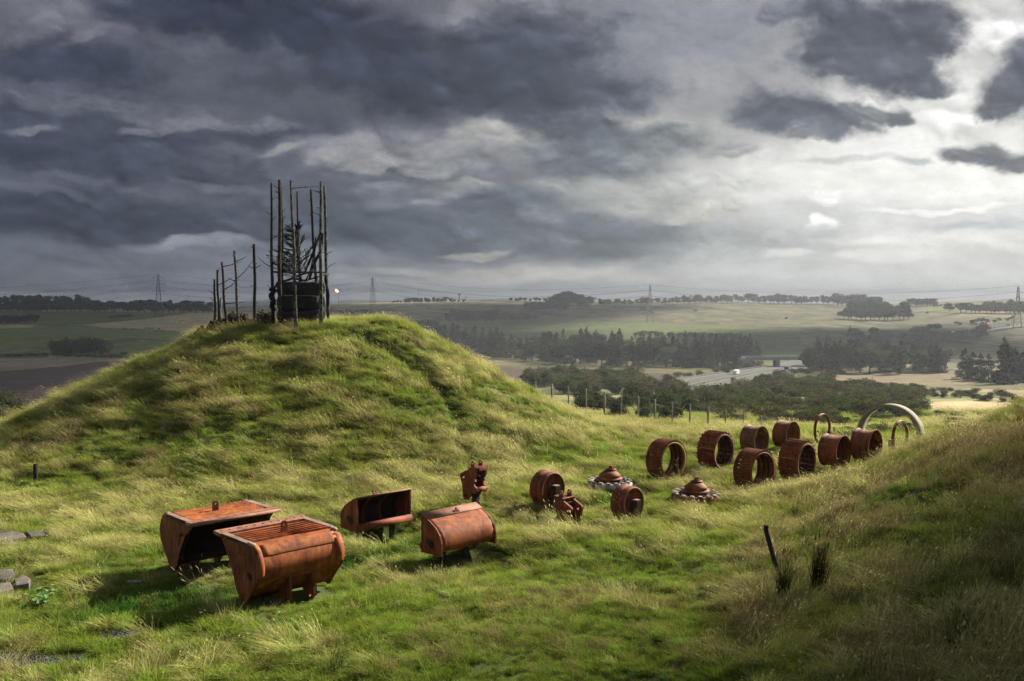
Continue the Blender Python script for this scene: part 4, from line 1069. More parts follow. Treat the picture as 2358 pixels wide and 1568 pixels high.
cluster(['con'], [(2312, 885)], 100, 'tallest dark spruce with layered branches past the straw field', 'rising over its neighbours', None, 1.15, 0, 0)
cluster(['darkbush', 'dark'], line_pts([(2182, 787), (2215, 782), (2262, 768), (2270, 762)], 14, 3), 22, 'dark bush below the far carriageway', 'from the mixed wood', 'bushes along the far carriageway', 1.3, 2, .2)
cluster(['darkbush'], line_pts([(2100, 765), (2130, 760), (2158, 757)], 8, 3), 13, 'dark bush above the far carriageway', 'from the mixed wood', 'bushes above the far carriageway', 1.3, 1, .2)
cluster(['pine'], [(2240, 757), (2250, 755), (2262, 756), (2272, 757), (2290, 755), (2300, 752), (2318, 752), (2330, 748)], 24, 'flat crowned pine by the red signal board', 'from the ridge', 'pines by the signal board', 1.0, 1, .12)
cluster(['scrub'], [(2135, 722), (2203, 745), (2212, 748), (2238, 746), (2247, 748), (1810, 734), (1600, 717)], 7, 'lone small bush on the rough hillside', 'from the domed clump', 'lone hillside bushes', 1.3, .3, .2)
# bushes between fence and motorway
cluster(['green', 'scrub'], area_pts([(1196, 882), (1260, 872), (1400, 876), (1560, 890), (1555, 905), (1400, 912), (1230, 902)], 50, 9), 44, 'leafy green bush behind the wire fence', 'from the mound', 'leafy bushes behind the fence', 1.15, 1, .2)
cluster(['green'], area_pts([(1330, 925), (1560, 915), (1600, 940), (1600, 985), (1340, 950)], 44, 10), 42, 'rounded green bush just over the fence crest', 'from the mound', 'bushes over the fence crest', 1.2, 2, .2)
cluster(['scrub', 'green'], [(1575, 905), (1590, 912), (1612, 908), (1630, 903), (1650, 905), (1672, 902), (1560, 915)], 26, 'bush on the bank below the motorway', 'from the mound', 'bank bushes', 1.2, 1, .2)
cluster(['darkbush', 'scrub'], line_pts([(1650, 858), (1690, 854), (1740, 848)], 9, 4) + [(1675, 862), (1560, 868), (1585, 870), (1610, 866)], 16, 'small bush between belt and motorway', 'from the mound', 'roadside bushes', 1.2, 1, .2)
cluster(['green'], [(1750, 884), (1762, 886), (1775, 884), (1787, 880), (1745, 890), (1768, 893)], 30, 'leafy tree hiding the caravan road', 'from the caravan', 'roadside trees by the caravan', 1.2, 1, .12)
cluster(['scrub'], [(1797, 866), (1843, 858), (1858, 862), (1872, 858), (1828, 862)], 17, 'bush beside the bridge pier', 'from the caravan', 'bushes by the bridge', 1.2, 1, .2)
cluster(['scrub', 'scrub', 'scrub', 'gorse'], area_pts([(1560, 930), (1640, 900), (1760, 892), (1900, 885), (2000, 900), (2120, 915), (2140, 950), (2080, 960), (1960, 950), (1860, 985), (1760, 985), (1650, 975)], 250, 8.5), lambda u: 30, 'low olive scrub bush before the motorway', 'from the mound', 'scrub slope', 1.1, 1, .3)
cluster(['darkbush', 'scrub'], area_pts([(1900, 880), (2000, 885), (2200, 900), (2330, 910), (2340, 925), (2160, 918), (2000, 905)], 40, 14), 15, 'dark bush at the foot of the straw field', 'from the bridge', 'bushes below the straw field', 1.5, 1, .3)
cluster(['darkbush', 'gorse'], area_pts([(1870, 960), (2000, 950), (2140, 955), (2280, 958), (2330, 965), (2250, 985), (2130, 1010), (1960, 1000), (1880, 1015)], 60, 15), lambda u: 17, 'dark gorse bush on low ground behind the arch', 'from the fence', 'gorse behind the arch', 1.5, 1, .35)
cluster(['gorse'], [(1945, 984), (1930, 1012), (1910, 1014), (1957, 1010)], 24, 'round bright green gorse bush behind the steel hoop', 'from the fence', 'bright gorse behind the hoop', 1.2, 1, .15)
cluster(['darkbush'], [(1812, 880), (1783, 884), (1905, 878)], 30, 'dark upright bush standing out of the scrub', 'from the caravan', 'upright bushes in the scrub', .8, 1, .15)
# seedy dark weeds among the cut poles on the mound
M['weed'] = leaf_mat('weed', (.018, .016, .010), (.065, .055, .028))
wb = [bush(s, 1.25, 1.5, 'weed', 420) for s in (41, 42)]
for i, (cx, Y, h, cy) in enumerate([(60, 50.8, .75, 1470), (120, 50.2, .9, 1450), (215, 51.2, .95, 1440), (290, 50.9, 1.15, 1440), (335, 51.6, 1.25, 1440), (410, 51.2, 1.2, 1440), (470, 51.8, .9, 1440), (560, 51.0, 1.2, 1440), (610, 51.6, 1.3, 1440), (655, 51.0, 1.2, 1440), (20, 50.9, .5, 1500)]):
    p = at(*cpt(cx, cy), Y); o = bpy.data.objects.new('weed_clump', wb[i % 2]); COL.objects.link(o)
    o.location = (p[0], Y, hz(p[0], Y) - .05); o.scale = (.75, .75, h / 1.25); o.rotation_euler = (0, 0, i)
    tag(o, f'dark seedy weed clump among the cut poles, {nth(i + 1)} from the hill edge' if 0 < 1 else '', 'weed', 'weeds among the cut poles')
# ================================================================== pylons, lines, turbines, vehicles
def make_pylon(label, u, vtop, Y, yaw, vbase=None):
    top = at(u, vtop, Y); zb = fz(top[0], Y) if vbase is None else at(u, vbase, Y)[2]
    h = top[2] - zb
    t = thing('pylon', label, 'pylon', (top[0], Y, zb), yaw, 'pylons of the power line')
    def wd(f): return h * (.075 * (1 - f) ** 1.35 + .016)      # half width at height fraction
    b = MB(); lev = [0, .16, .30, .42, .52, .61, .69, .77, .84, .91, .97]
    r = .15
    cor = lambda f: [(s * wd(f), q * wd(f), h * f) for s, q in ((1, 1), (-1, 1), (-1, -1), (1, -1))]
    for f0, f1 in zip(lev[:-1], lev[1:]):
        a, c = cor(f0), cor(f1)
        for k in range(4):
            b.tube([a[k], c[k]], r * 1.4, 4, cap=False); b.tube([a[k], c[(k + 1) % 4]], r * .7, 4, cap=False); b.tube([a[(k + 1) % 4], c[k]], r * .7, 4, cap=False)
            b.tube([c[k], c[(k + 1) % 4]], r * .7, 4, cap=False)
    for p in cor(.97): b.tube([p, (0, 0, h)], r, 4, cap=False)
    b.build('tower', M['pylon'], t)
    ends = []
    for f, l in ((.90, .115), (.75, .155), (.60, .125)):
        for s in (-1, 1):
            a = MB(); e = (s * l * h, 0, h * (f + .012))
            for p in ((s * wd(f), wd(f), h * f), (s * wd(f), -wd(f), h * f), (s * wd(f), 0, h * (f + .05))): a.tube([p, e], r, 4, cap=False)
            a.build('cross_arm', M['pylon'], t)
            i = MB().tube([e, (e[0], 0, e[2] - .055 * h)], .16, 5); i.build('insulator', M['pylon'], t)
            ends.append((e[0], 0, e[2] - .055 * h))
    ends.append((0, 0, h))
    Mx = Matrix.Translation((top[0], Y, zb)) @ Matrix.Rotation(yaw, 4, 'Z')
    return [Mx @ Vector(p) for p in ends]
pyA = make_pylon('grey lattice pylon above the skyline wood', 364, 630, 1250, R(25))
pyB = make_pylon('grey lattice pylon on the skyline past the mound top', 858, 637, 1520, R(38))
pyC = make_pylon('narrow grey pylon standing in the rough hillside below the ridge row', 1497, 655, 1180, R(72))
pyD = make_pylon('dark narrow pylon above the far carriageway at the picture edge', 2345, 658, 1020, R(68))
def ghost(u, v, Y, yaw, h=50.):
    p = at(u, v, Y); Mx = Matrix.Translation((p[0], Y, p[2] - h)) @ Matrix.Rotation(yaw, 4, 'Z'); r = []
    for f, l in ((.90, .115), (.75, .155), (.60, .125)):
        for s in (-1, 1): r.append(Mx @ Vector((s * l * h, 0, h * (f - .043))))
    r.append(Mx @ Vector((0, 0, h))); return r
pyZ = ghost(-330, 668, 1250, R(5)); pyE = ghost(2900, 640, 900, R(70))
def wires(A_, B_, sag, phrase):
    for i, (p, q) in enumerate(zip(A_, B_)):
        pts = []
        for k in range(25):
            f = k / 24; w = p.lerp(q, f); w.z -= 4 * sag * f * (1 - f) * (.8 if i == 6 else 1); pts.append(w)
        nm = ['top far', 'top near', 'middle far', 'middle near', 'low far', 'low near', 'earth'][i]
        tag(MB().tube(pts, .11, 4, cap=False).build('power_line', M['pylon']), f'{nm} wire of the power line {phrase}', 'power line', 'power line wires')
wires(pyZ, pyA, 9, 'before the skyline wood pylon'); wires(pyA, pyB, 11, 'behind the cut poles on the mound'); wires(pyB, pyC, 16, 'over the big domed clump'); wires(pyC, pyD, 13, 'over the ridge tree row'); wires(pyD, pyE, 10, 'past the end pylon')
def make_turbine(label, u, vhub, vtip, Y, rot):
    p = at(u, vhub, Y); bl = (vhub - vtip) / F_PX * Y; zb = hz(p[0], Y)
    t = thing('wind_turbine', label, 'wind turbine', (p[0], Y, zb), 0, 'wind turbines on the horizon')
    hh = p[2] - zb
    MB().tube([(0, 0, -2), (0, 0, hh)], [2.1, 1.1], 8).build('tower', M['white'], t)
    MB().box((0, 1, hh + .6), (3, 7, 3), bev=.5).build('nacelle', M['white'], t)
    for k in range(3):
        a = rot + k * 2 * math.pi / 3; d = Vector((math.sin(a), 0, math.cos(a)))
        MB().tube([(0, -3.2, hh + .6), tuple(Vector((0, -3.2, hh + .6)) + d * bl * .25), tuple(Vector((0, -3.2, hh + .6)) + d * bl)], [1.1, 1.5, .25], 6).build('blade', M['white'], t)
for u, vh, vt, Y, rot, lab in ((142, 683, 672, 5200, .1, 'tiny far wind turbine over the tall round trees'), (224, 680, 668, 5200, .0, 'far wind turbine, second from the tall round trees'), (268, 679, 667, 4800, .35, 'far wind turbine just before the pale tall one'),
                               (295, 677, 657, 3800, .02, 'pale wind turbine close before the skyline wood pylon'), (337, 675, 669, 5600, .6, 'smallest wind turbine close to the skyline wood pylon'), (417, 678, 656, 3600, .0, 'biggest pale wind turbine between pylon and cut poles'),
                               (432, 674, 664, 4300, .2, 'small wind turbine beside the biggest one'), (1141, 683, 672, 5000, .25, 'faint wind turbine on the skyline before the domed clump'), (1189, 685, 675, 5200, .8, 'faint wind turbine nearer the domed clump')):
    make_turbine(lab, u, vh, vt, Y, rot)
# flare stack
p = at(779, 672, 4200)
t = thing('flare_stack', 'thin flare stack with a burning orange flame on the horizon', 'flare stack', (p[0], 4200, hz(p[0], 4200)))
MB().tube([(0, 0, 0), (0, 0, p[2] - hz(p[0], 4200))], [1.6, 1.1], 8).build('stack', M['pylon'], t)
m, nt, out = new_mat('flame'); e = N(nt, 'Emission'); e.inputs[0].default_value = (1, .42, .12, 1); e.inputs[1].default_value = 5; L(nt, e.outputs[0], out.inputs[0]); M['flame'] = m
fh = p[2] - hz(p[0], 4200)
MB().tube([(0, 0, fh), (-3, 0, fh + 3), (-8, 0, fh + 5), (-13, 0, fh + 9), (-15, 0, fh + 9.5)], [1.5, 4.2, 4.5, 3, .4], 8).build('flame', M['flame'], t)
def mast(label, u, vt, vb, Y, r, name='mast', head=0):
    a, c = at(u, vt, Y), at(u, vb, Y); b = MB(); zb = min(c[2], fz(c[0], Y)) if Y < 1900 else c[2]
    b.tube([(a[0], Y, zb - .5), (a[0], Y, a[2])], r, 6)
    if head: b.box((a[0], Y, a[2] - head), (r * 4.5, r * 4.5, head * 2))
    else: b.box((a[0], Y, a[2] - r * 6), (r * 14, r * 1.4, r * 1.4))
    return tag(b.build(name, M['pylon']), label, 'mast')
mast('short thick lattice mast on the skyline hill', 1058, 676, 692, 2000, 1.3, 'radio_mast', 1.6)
mast('thin aerial mast rising from the skyline tree line', 964, 667, 690, 2000, .35, 'radio_mast')
mast('short stubby mast beside the thick one', 1073, 684, 692, 2000, .7, 'radio_mast', .8)
for i, (u, vt, vb, lab) in enumerate(((87.5, 801, 822, 'wooden wire pole at the hedge by the thorn clump'), (131, 818, 834, 'wooden wire pole in the straw strip'), (1279, 823, 843, 'wooden wire pole before the conifer belt'), (1672.5, 834.6, 859, 'pale wire pole before the belt close to the bridge'), (1838, 838, 873, 'pale lamp post standing past the bridge road'), (2196, 791, 814, 'dark wire pole in the bright field by the mixed wood'))):
    g = ground(u, vb, 59.); mast(lab, u, vt, vb, g[1], .16, 'wire_pole')
# signs
g = ground(1649, 896, 59.); Yb = g[1] - 3
a, c = at(1641, 886, Yb), at(1657.5, 898, Yb)
t = thing('road_sign', 'grey blue direction sign seen from behind beside the motorway', 'sign', ((a[0] + c[0]) / 2, Yb, c[2] - 2))
w, h = c[0] - a[0], a[2] - c[2]
M['sign_back'] = plain('sign_back', (.12, .14, .16), .6, bumps=0)
MB().box((-w * .27, 0, 2 + h / 2), (w * .47, .12, h)).build('panel', M['sign_back'], t); MB().box((w * .26, 0, 2 + h / 2), (w * .49, .12, h)).build('panel', M['sign_back'], t)
for x in (-.3, .3): MB().box((x * w, .15, 1 + h / 2), (.2, .2, h + 2.4)).build('post', M['steel'], t)
Yb = 1060.; a, c = at(2260, 741.5, Yb), at(2277, 747.5, Yb)
t = thing('signal_board', 'dark overhead signal board with glowing red lights above the far carriageway', 'sign', ((a[0] + c[0]) / 2, Yb, c[2]))
w, h = c[0] - a[0], a[2] - c[2]
M['board_black'] = plain('board_black', (.02, .02, .022), .6, bumps=0)
m, nt, out = new_mat('red_signal'); e = N(nt, 'Emission'); e.inputs[0].default_value = (1, .10, .07, 1); e.inputs[1].default_value = .9; L(nt, e.outputs[0], out.inputs[0]); M['red_signal'] = m
MB().box((0, 0, h / 2), (w, .4, h)).build('board', M['board_black'], t)
for x, r in ((.38, .30), (.06, .16), (-.1, .16), (.2, .14), (-.25, .12)): MB().lathe([(0, 0), (r * h, 0)], 12, 0, Matrix.Translation((x * w, -.23, h * .45)) @ Matrix.Rotation(R(90), 4, 'X')).build('lamp', M['red_signal'], t)
zb_ = fz(a[0], Yb) - c[2]
MB().tube([(-w * .62, 0, zb_ - .5), (-w * .62, 0, h * .9), (w * .5, 0, h * .9)], .3, 6).build('gantry', M['steel'], t)
# vehicles
M['car_white'] = plain('car_white', (.75, .75, .75), .3, bumps=0, var=.03); M['car_dark'] = plain('car_dark', (.03, .033, .04), .3, bumps=0); M['car_purple'] = plain('car_purple', (.10, .08, .16), .35, bumps=0)
M['car_silver'] = plain('car_silver', (.42, .43, .45), .3, bumps=0); M['car_glass'] = plain('car_glass', (.015, .018, .02), .1, bumps=0); M['tyre'] = plain('tyre_black', (.015, .015, .015), .9, bumps=0)
def vehicle(name, label, cat, s, off, mat, kind='car', flip=False, tow=None):
    i = int(np.argmin(np.abs(RQ[:, 1] - s))); p = RQ[i] + RN[i] * off; yaw = math.atan2(RT[i][1], RT[i][0]) + (math.pi if flip else 0)
    t = thing(name, label, cat, (p[0], p[1], RZL[i] + .02), yaw, 'traffic on the motorway')
    if kind == 'car': pr = [(-2.1, .35), (-2.15, .75), (-1.9, .98), (-1.35, 1.02), (-.75, 1.45), (.55, 1.48), (1.25, .98), (2.0, .85), (2.12, .6), (2.1, .35)]; w = 1.75; gl = [(-.7, 1.38), (.5, 1.41), (1.1, 1.0), (-1.2, 1.03)]; wx = (-1.3, 1.3); wr = .33
    elif kind == 'van': pr = [(-2.6, .45), (-2.65, 2.35), (-2.4, 2.5), (1.1, 2.5), (1.7, 2.1), (2.1, 1.35), (2.7, 1.1), (2.75, .5)]; w = 2.0; gl = [(1.0, 2.2), (1.55, 2.05), (1.95, 1.4), (1.0, 1.4)]; wx = (-1.6, 1.8); wr = .38
    else: pr = [(-3.0, .55), (-3.1, 1.3), (-2.85, 2.5), (-2.5, 2.62), (2.6, 2.62), (3.0, 2.2), (3.15, 1.3), (2.9, .55)]; w = 2.3; gl = [(-1.9, 2.1), (-.7, 2.1), (-.7, 1.45), (-1.9, 1.45)]; wx = (0,); wr = .33
    T = Matrix.Rotation(R(90), 4, 'X')
    MB().plate(pr, [], w, T).build('body', mat, t)
    g = MB().plate(gl, [], w + .03, T)
    if kind == 'caravan': g.plate([(.6, 2.1), (1.9, 2.1), (1.9, 1.45), (.6, 1.45)], [], w + .03, T)
    g.build('window', M['car_glass'], t)
    for x in wx:
        for y in (-1, 1): MB().lathe([(0, -.11), (wr, -.11), (wr, .11), (0, .11)], 14, 0, Matrix.Translation((x, y * (w / 2 - .1), wr)) @ T).build('wheel', M['tyre'], t)
    if kind == 'caravan': MB().tube([(3, 0, .5), (4.4, 0, .5)], .07, 6).build('drawbar', M['steel'], t)
def s_at(u, v): return ground(u, v, 59.)[1]
vehicle('car', 'white car leading a pair at the mound end of the visible motorway', 'car', s_at(1612, 887) , -6, M['car_white'], flip=True)
vehicle('car', 'silver white car close behind the leading white car', 'car', s_at(1637, 884), -7, M['car_silver'], flip=True)
vehicle('car', 'dark and silver car on the near carriageway below the caravan', 'car', s_at(1714, 877), 7, M['car_dark'])
vehicle('touring_caravan', 'white touring caravan on the motorway before the bridge', 'caravan', s_at(1746, 866), -6, M['car_white'], 'caravan')
vehicle('van', 'purple and white van under the motorway bridge', 'van', s_at(1808, 852), 6, M['car_purple'], 'van')
vehicle('van', 'white van on the far carriageway above the mixed wood', 'van', s_at(2201, 768), -6, M['car_white'], 'van')
vehicle('car', 'white car behind the white van on the far carriageway', 'car', s_at(2194, 772), 5, M['car_white'])
vehicle('car', 'dark car on the far carriageway farther up the hill', 'car', s_at(2241, 763), 4, M['car_dark'])
vehicle('van', 'pale lorry van at the top of the far carriageway', 'van', s_at(2330, 750), 0, M['car_silver'], 'van')
# livestock and bales
M['cow'] = plain('cow_hide', (.02, .016, .013), .9, bumps=0); M['bale'] = plain('straw_bale', (.36, .30, .19), .95, bumps=0)
def make_cow(label, u, v, yaw):
    g = ground(u, v, 59.)
    t = thing('cow', label, 'cow', (g[0], g[1], fz(g[0], g[1])), yaw, 'cattle in the green field')
    me = bpy.data.meshes.new('cow_body'); P = [(0, 0, 1.15), (.7, 0, 1.2), (-.75, 0, 1.2), (1.15, 0, 1.35), (1.5, 0, 1.2), (.65, .25, .55), (.65, .25, .0), (.65, -.25, .55), (.65, -.25, 0), (-.7, .25, .6), (-.75, .25, 0), (-.7, -.25, .6), (-.75, -.25, 0)]
    E_ = [(0, 1), (0, 2), (1, 3), (3, 4), (1, 5), (5, 6), (1, 7), (7, 8), (2, 9), (9, 10), (2, 11), (11, 12)]
    me.from_pydata(P, E_, []); o = bpy.data.objects.new('body', me); COL.objects.link(o); o.parent = t; me.materials.append(M['cow'])
    sk = o.modifiers.new('skin', 'SKIN')
    rad = [.42, .36, .38, .2, .13] + [.12, .07] * 4
    for vtx, r in zip(me.skin_vertices[0].data, rad): vtx.radius = (r, r)
    return t
for i, (u, v, yw) in enumerate(((285, 759.6, .2), (291, 760.4, 2.8), (305, 760, .1), (335, 757.2, 0), (340, 757.2, .4), (346, 757.6, 3), (352, 757.4, .2), (366, 759, 1))):
    make_cow(f'dark cow grazing at the top of the green field, {nth(i + 1)} from the thorn clump', u, v, yw)
for i, (u, v) in enumerate(((163, 749.5), (173, 749), (181, 749), (237, 745), (381, 757), (442, 758), (446, 752), (446.5, 758), (60, 750))):
    g = ground(u, v, 59.)
    o = MB().lathe([(0, -.62), (.7, -.62), (.72, -.58), (.72, .58), (.7, .62), (0, .62)], 20, 0, Matrix.Translation((0, 0, .7)) @ Matrix.Rotation(R(90), 4, 'Y') @ Matrix.Rotation(i, 4, 'X')).build('straw_bale', M['bale'], None, (g[0], g[1], fz(g[0], g[1])), i * .9)
    tag(o, f'round straw bale in the stubble, {nth(i + 1)} from its far end', 'bale', 'round bales in the stubble')
# distant blue hills
M['hill'] = plain('distant_hill', (.05, .06, .05), 1, bumps=0)
for k, (prof, Y) in enumerate(((([(-400, 700), (300, 700), (420, 697), (560, 693), (640, 690), (700, 692), (760, 695), (800, 690), (860, 690), (900, 694), (1040, 696), (1120, 689), (1170, 687), (1185, 690), (1240, 694), (1480, 694), (1520, 690), (1600, 691), (1680, 693), (1760, 696), (2000, 700), (2900, 702)]), 8200),)):
    b = MB(); us = np.linspace(-400, 2900, 220); vs_ = np.interp(us, [q[0] for q in prof], [q[1] for q in prof]) + vnoise(us / 14, us * 0, 8) * 1.6
    vs = []
    for u, v in zip(us, vs_):
        p = at(u, v, Y); q = at(u, v, Y)
        vs += [(p[0] * .93, Y * .93, -80), (p[0], Y, p[2]), (p[0] * 1.15, Y * 1.15, -90)]
    b.add(vs, [f for i in range(len(us) - 1) for f in ((3 * i, 3 * i + 3, 3 * i + 4, 3 * i + 1), (3 * i + 1, 3 * i + 4, 3 * i + 5, 3 * i + 2))], 0, None, True)
    o = b.build('hills', M['hill']); o['kind'] = 'structure'
# ------------------------------------------------------------------ weather
EXPOSURE = 1.65; SKY_GAIN = .325; SUN_E = 5.0; SUN_ANG = 1.2; SUN_AZ = R(50); SUN_EL = R(32); HAZE = .00012
OVERHEAD = (.22, .23, .25); BEHIND = (.30, .31, .33)
# clouds: sight direction, half sizes, colour, strength, softness, tilt; painted far to near
SKY = [
 # wide tones
 (150, 150, 420, 260, '5b5e67', .8, .9), (120, 30, 240, 70, '77767c', .7, .8), (700, 330, 420, 110, '565a63', .8, .8), (250, 280, 420, 90, '50545f', .7, .8),
 (1550, 120, 330, 170, '80838b', .85, .8), (1150, 20, 140, 60, '85858a', .8, .7),
 (2140, 410, 300, 130, 'f8f7f2', .95, .8), (1900, 430, 260, 70, 'e4e4df', .8, .8), (2280, 110, 190, 130, 'd8d8d6', .9, .7), (2140, 250, 190, 80, 'e6e6e2', .8, .7), (1330, 330, 200, 60, 'aaaaa8', .7, .8), (1560, 290, 180, 40, 'b5b5b2', .8, .7), (1640, 210, 120, 60, '9c9da0', .7, .8),
 # light breaks in the middle
 (940, 330, 220, 45, '94959a', .8, .7), (1160, 300, 120, 45, 'a9a9a6', .8, .6), (560, 268, 160, 26, '74767c', .6, .8), (1060, 110, 50, 90, '8f9094', .8, .6), (520, 335, 120, 16, '7e8086', .6, .8),
 # dark top band
 (560, 30, 320, 80, '333848', .95, .45, -6), (820, 90, 220, 95, '363c4b', .9, .5, -12), (960, 190, 160, 60, '3a414f', .9, .5), (300, 20, 80, 40, '454a58', .8, .5), (720, 150, 220, 60, '404653', .6, .7),
 (130, 150, 210, 55, '3c4251', .85, .6, -4), (60, 260, 200, 60, '454b59', .7, .7), (620, 300, 140, 40, '444a57', .75, .6),
 (1130, 130, 110, 90, '3b424e', .92, .4), (1210, 95, 170, 75, '474d59', .9, .45), (1300, 190, 190, 55, '4a515c', .85, .5, -8), (1180, 215, 130, 45, '3f4651', .9, .5), (1290, 280, 160, 45, '4d545e', .85, .5, -12),
 # second dark band
 (120, 370, 260, 48, '3f4653', .9, .5, -6), (330, 340, 170, 40, '454b58', .85, .5), (430, 395, 190, 38, '4a505c', .8, .6, -8), (620, 390, 200, 40, '575c66', .75, .6, -8), (820, 400, 170, 46, '666a71', .75, .6), (960, 470, 200, 46, '70757b', .6, .7),
 (150, 490, 300, 55, '3d4451', .92, .5, -3), (420, 520, 230, 42, '474e5a', .9, .5), (640, 500, 180, 60, '525862', .7, .7), (30, 420, 140, 26, '5d616b', .5, .7),
 (250, 250, 330, 26, '6a6c74', .75, .5, -3), (480, 275, 170, 18, '7d7f85', .7, .5), (330, 300, 60, 10, '85868c', .6, .5, 12), (150, 210, 160, 16, '5f626c', .6, .5), (70, 60, 120, 40, '77777e', .6, .6, 15), (175, 90, 60, 14, '84848a', .6, .5, 14), (420, 130, 150, 26, '5f626c', .55, .6, -14),
 (60, 305, 50, 9, '85868d', .6, .5, 8), (200, 425, 130, 8, '686d78', .6, .5, -8), (80, 440, 120, 9, '6c717b', .6, .5, -10), (520, 430, 120, 9, '757a83', .55, .5, -8), (650, 345, 60, 12, '90918f', .6, .5, 10), (900, 330, 200, 26, '95959a', .7, .6), (760, 360, 50, 16, '9b9c9e', .6, .5),
 (870, 40, 70, 14, '5d606b', .6, .5, 18), (1390, 60, 60, 22, '6d727b', .7, .5, 25), (1110, 60, 50, 26, '656a74', .7, .5),
 (860, 365, 60, 18, '9c9d9e', .7, .4, 12), (990, 380, 70, 16, 'a2a3a2', .6, .5), (1090, 430, 60, 16, 'a0a2a0', .75, .35, -12), (1010, 455, 60, 14, '92959a', .65, .45, 15), (900, 430, 60, 20, '868a90', .6, .5),
 # middle right greys
 (1290, 360, 130, 42, '656c71', .85, .5, -4), (1460, 335, 160, 46, '687074', .85, .5, 4), (1380, 395, 150, 28, '616a6f', .8, .6), (1560, 300, 90, 26, '7a8083', .6, .7), (1080, 370, 120, 36, '83868a', .6, .6),
 (1330, 440, 190, 26, '8f9392', .7, .6), (1060, 440, 90, 28, '8d9092', .6, .6), (1600, 430, 200, 26, 'b8bab6', .7, .7),
 # blue grey shelf above the middle horizon
 (900, 540, 260, 55, '4c545d', .92, .45), (1200, 545, 330, 50, '4f5962', .95, .4), (1480, 560, 260, 46, '5b656b', .9, .5), (1150, 470, 130, 40, '4f5963', .85, .5), (1640, 580, 150, 32, '7a8386', .8, .6), (1780, 560, 180, 40, '9fa4a4', .6, .7),
 (1620, 482, 80, 20, 'bdbdb5', .95, .28), (1480, 472, 90, 20, 'a3a5a1', .85, .4), (1235, 492, 70, 22, '7d858a', .7, .5, -20), (1560, 500, 30, 10, 'b4b5ae', .8, .4),
 # low light strips
 (450, 562, 170, 12, '8b8e96', .85, .6), (120, 590, 220, 26, '626770', .7, .8), (440, 590, 260, 22, '747982', .7, .8), (800, 590, 140, 22, '868c93', .6, .8), (1080, 586, 70, 9, 'a3a29c', .8, .6), (1150, 628, 330, 11, 'a8a7a2', .75, .7), (1350, 640, 260, 9, 'b0aca5', .7, .7), (900, 650, 340, 9, '9b9da0', .5, .8),
 (60, 660, 330, 30, '63676c', .8, .8), (420, 665, 260, 26, '757b84', .6, .8),
 # dark ragged clouds before the bright gap
 (2010, 110, 185, 115, '50545d', .97, .30), (2120, 60, 110, 80, '53565e', .95, .32), (1900, 30, 90, 40, '565a63', .92, .35), (1775, 35, 60, 22, '6e727a', .85, .45, 18), (2060, 175, 110, 45, '575c64', .95, .32), (2130, 205, 50, 20, '585d65', .9, .35),
 (1800, 260, 115, 42, '595e66', .95, .32), (1900, 285, 100, 36, '5d636a', .95, .32, -10), (1730, 225, 45, 26, '656a71', .9, .35), (2000, 270, 90, 18, '6b7075', .9, .4, -8), (2060, 275, 36, 22, '666b71', .92, .35), (1860, 315, 60, 16, '61676d', .85, .4),
 (2345, 205, 100, 62, '565a63', .96, .30, 25), (2290, 255, 55, 22, '5f636b', .92, .35), (2400, 150, 70, 70, '565a63', .9, .4),
 (2210, 355, 66, 26, '62666b', .95, .32), (2280, 350, 44, 28, '666a6e', .93, .32), (2350, 370, 50, 24, '63676c', .93, .35),
 (1690, 355, 50, 18, '8d9092', .7, .6), (1960, 372, 110, 10, 'a9adae', .6, .7), (2080, 378, 40, 10, '9da3a8', .6, .6),
 # bright low right with streaks and small heaps
 (2150, 500, 330, 40, 'c2c5c3', .75, .8), (1850, 500, 160, 26, 'b7bab9', .7, .8), (2180, 486, 170, 7, 'f0f0ea', .8, .6, 3), (2250, 525, 120, 12, 'a9b0b4', .7, .7, 4), (1872, 512, 22, 12, 'fbfbf8', .85, .45), (1890, 522, 30, 12, 'f4f4f0', .8, .5), (1862, 526, 22, 9, 'e4e5e2', .7, .5), (1925, 460, 46, 20, 'f6f6f2', .8, .4), (1850, 530, 50, 7, 'aab0b2', .6, .7),
 (2190, 560, 260, 9, 'e2e2dc', .7, .7), (1830, 590, 60, 12, 'd8d8d2', .8, .5), (1990, 590, 60, 12, 'dadad4', .75, .5), (2080, 595, 70, 14, 'd2d2cd', .7, .5), (1720, 610, 160, 30, 'b2b5b4', .6, .8), (2100, 640, 330, 30, 'b6b8b6', .7, .8), (1830, 655, 260, 26, 'b0b3b2', .7, .8),
]
# ================================================================== grass
def grass_mat(name, trans=.42):
    m, nt, out = new_mat(name)
    va = N(nt, 'VertexColor', layer_name='Col'); oi = N(nt, 'ObjectInfo')
    hsv = N(nt, 'HueSaturation'); L(nt, va.outputs[0], hsv.inputs['Color'])
    L(nt, mth(nt, 'MULTIPLY_ADD', oi.outputs['Random'], .035, .4825), hsv.inputs['Hue'])
    L(nt, mth(nt, 'MULTIPLY_ADD', oi.outputs['Random'], 1.0, .66), hsv.inputs['Value'])
    d = N(nt, 'BsdfDiffuse'); t = N(nt, 'BsdfTranslucent'); mx = N(nt, 'MixShader'); mx.inputs[0].default_value = trans
    L(nt, hsv.outputs[0], d.inputs[0]); L(nt, hsv.outputs[0], t.inputs[0]); L(nt, d.outputs[0], mx.inputs[1]); L(nt, t.outputs[0], mx.inputs[2]); L(nt, mx.outputs[0], out.inputs[0]); return m
M['grass'] = grass_mat('grass_blades')
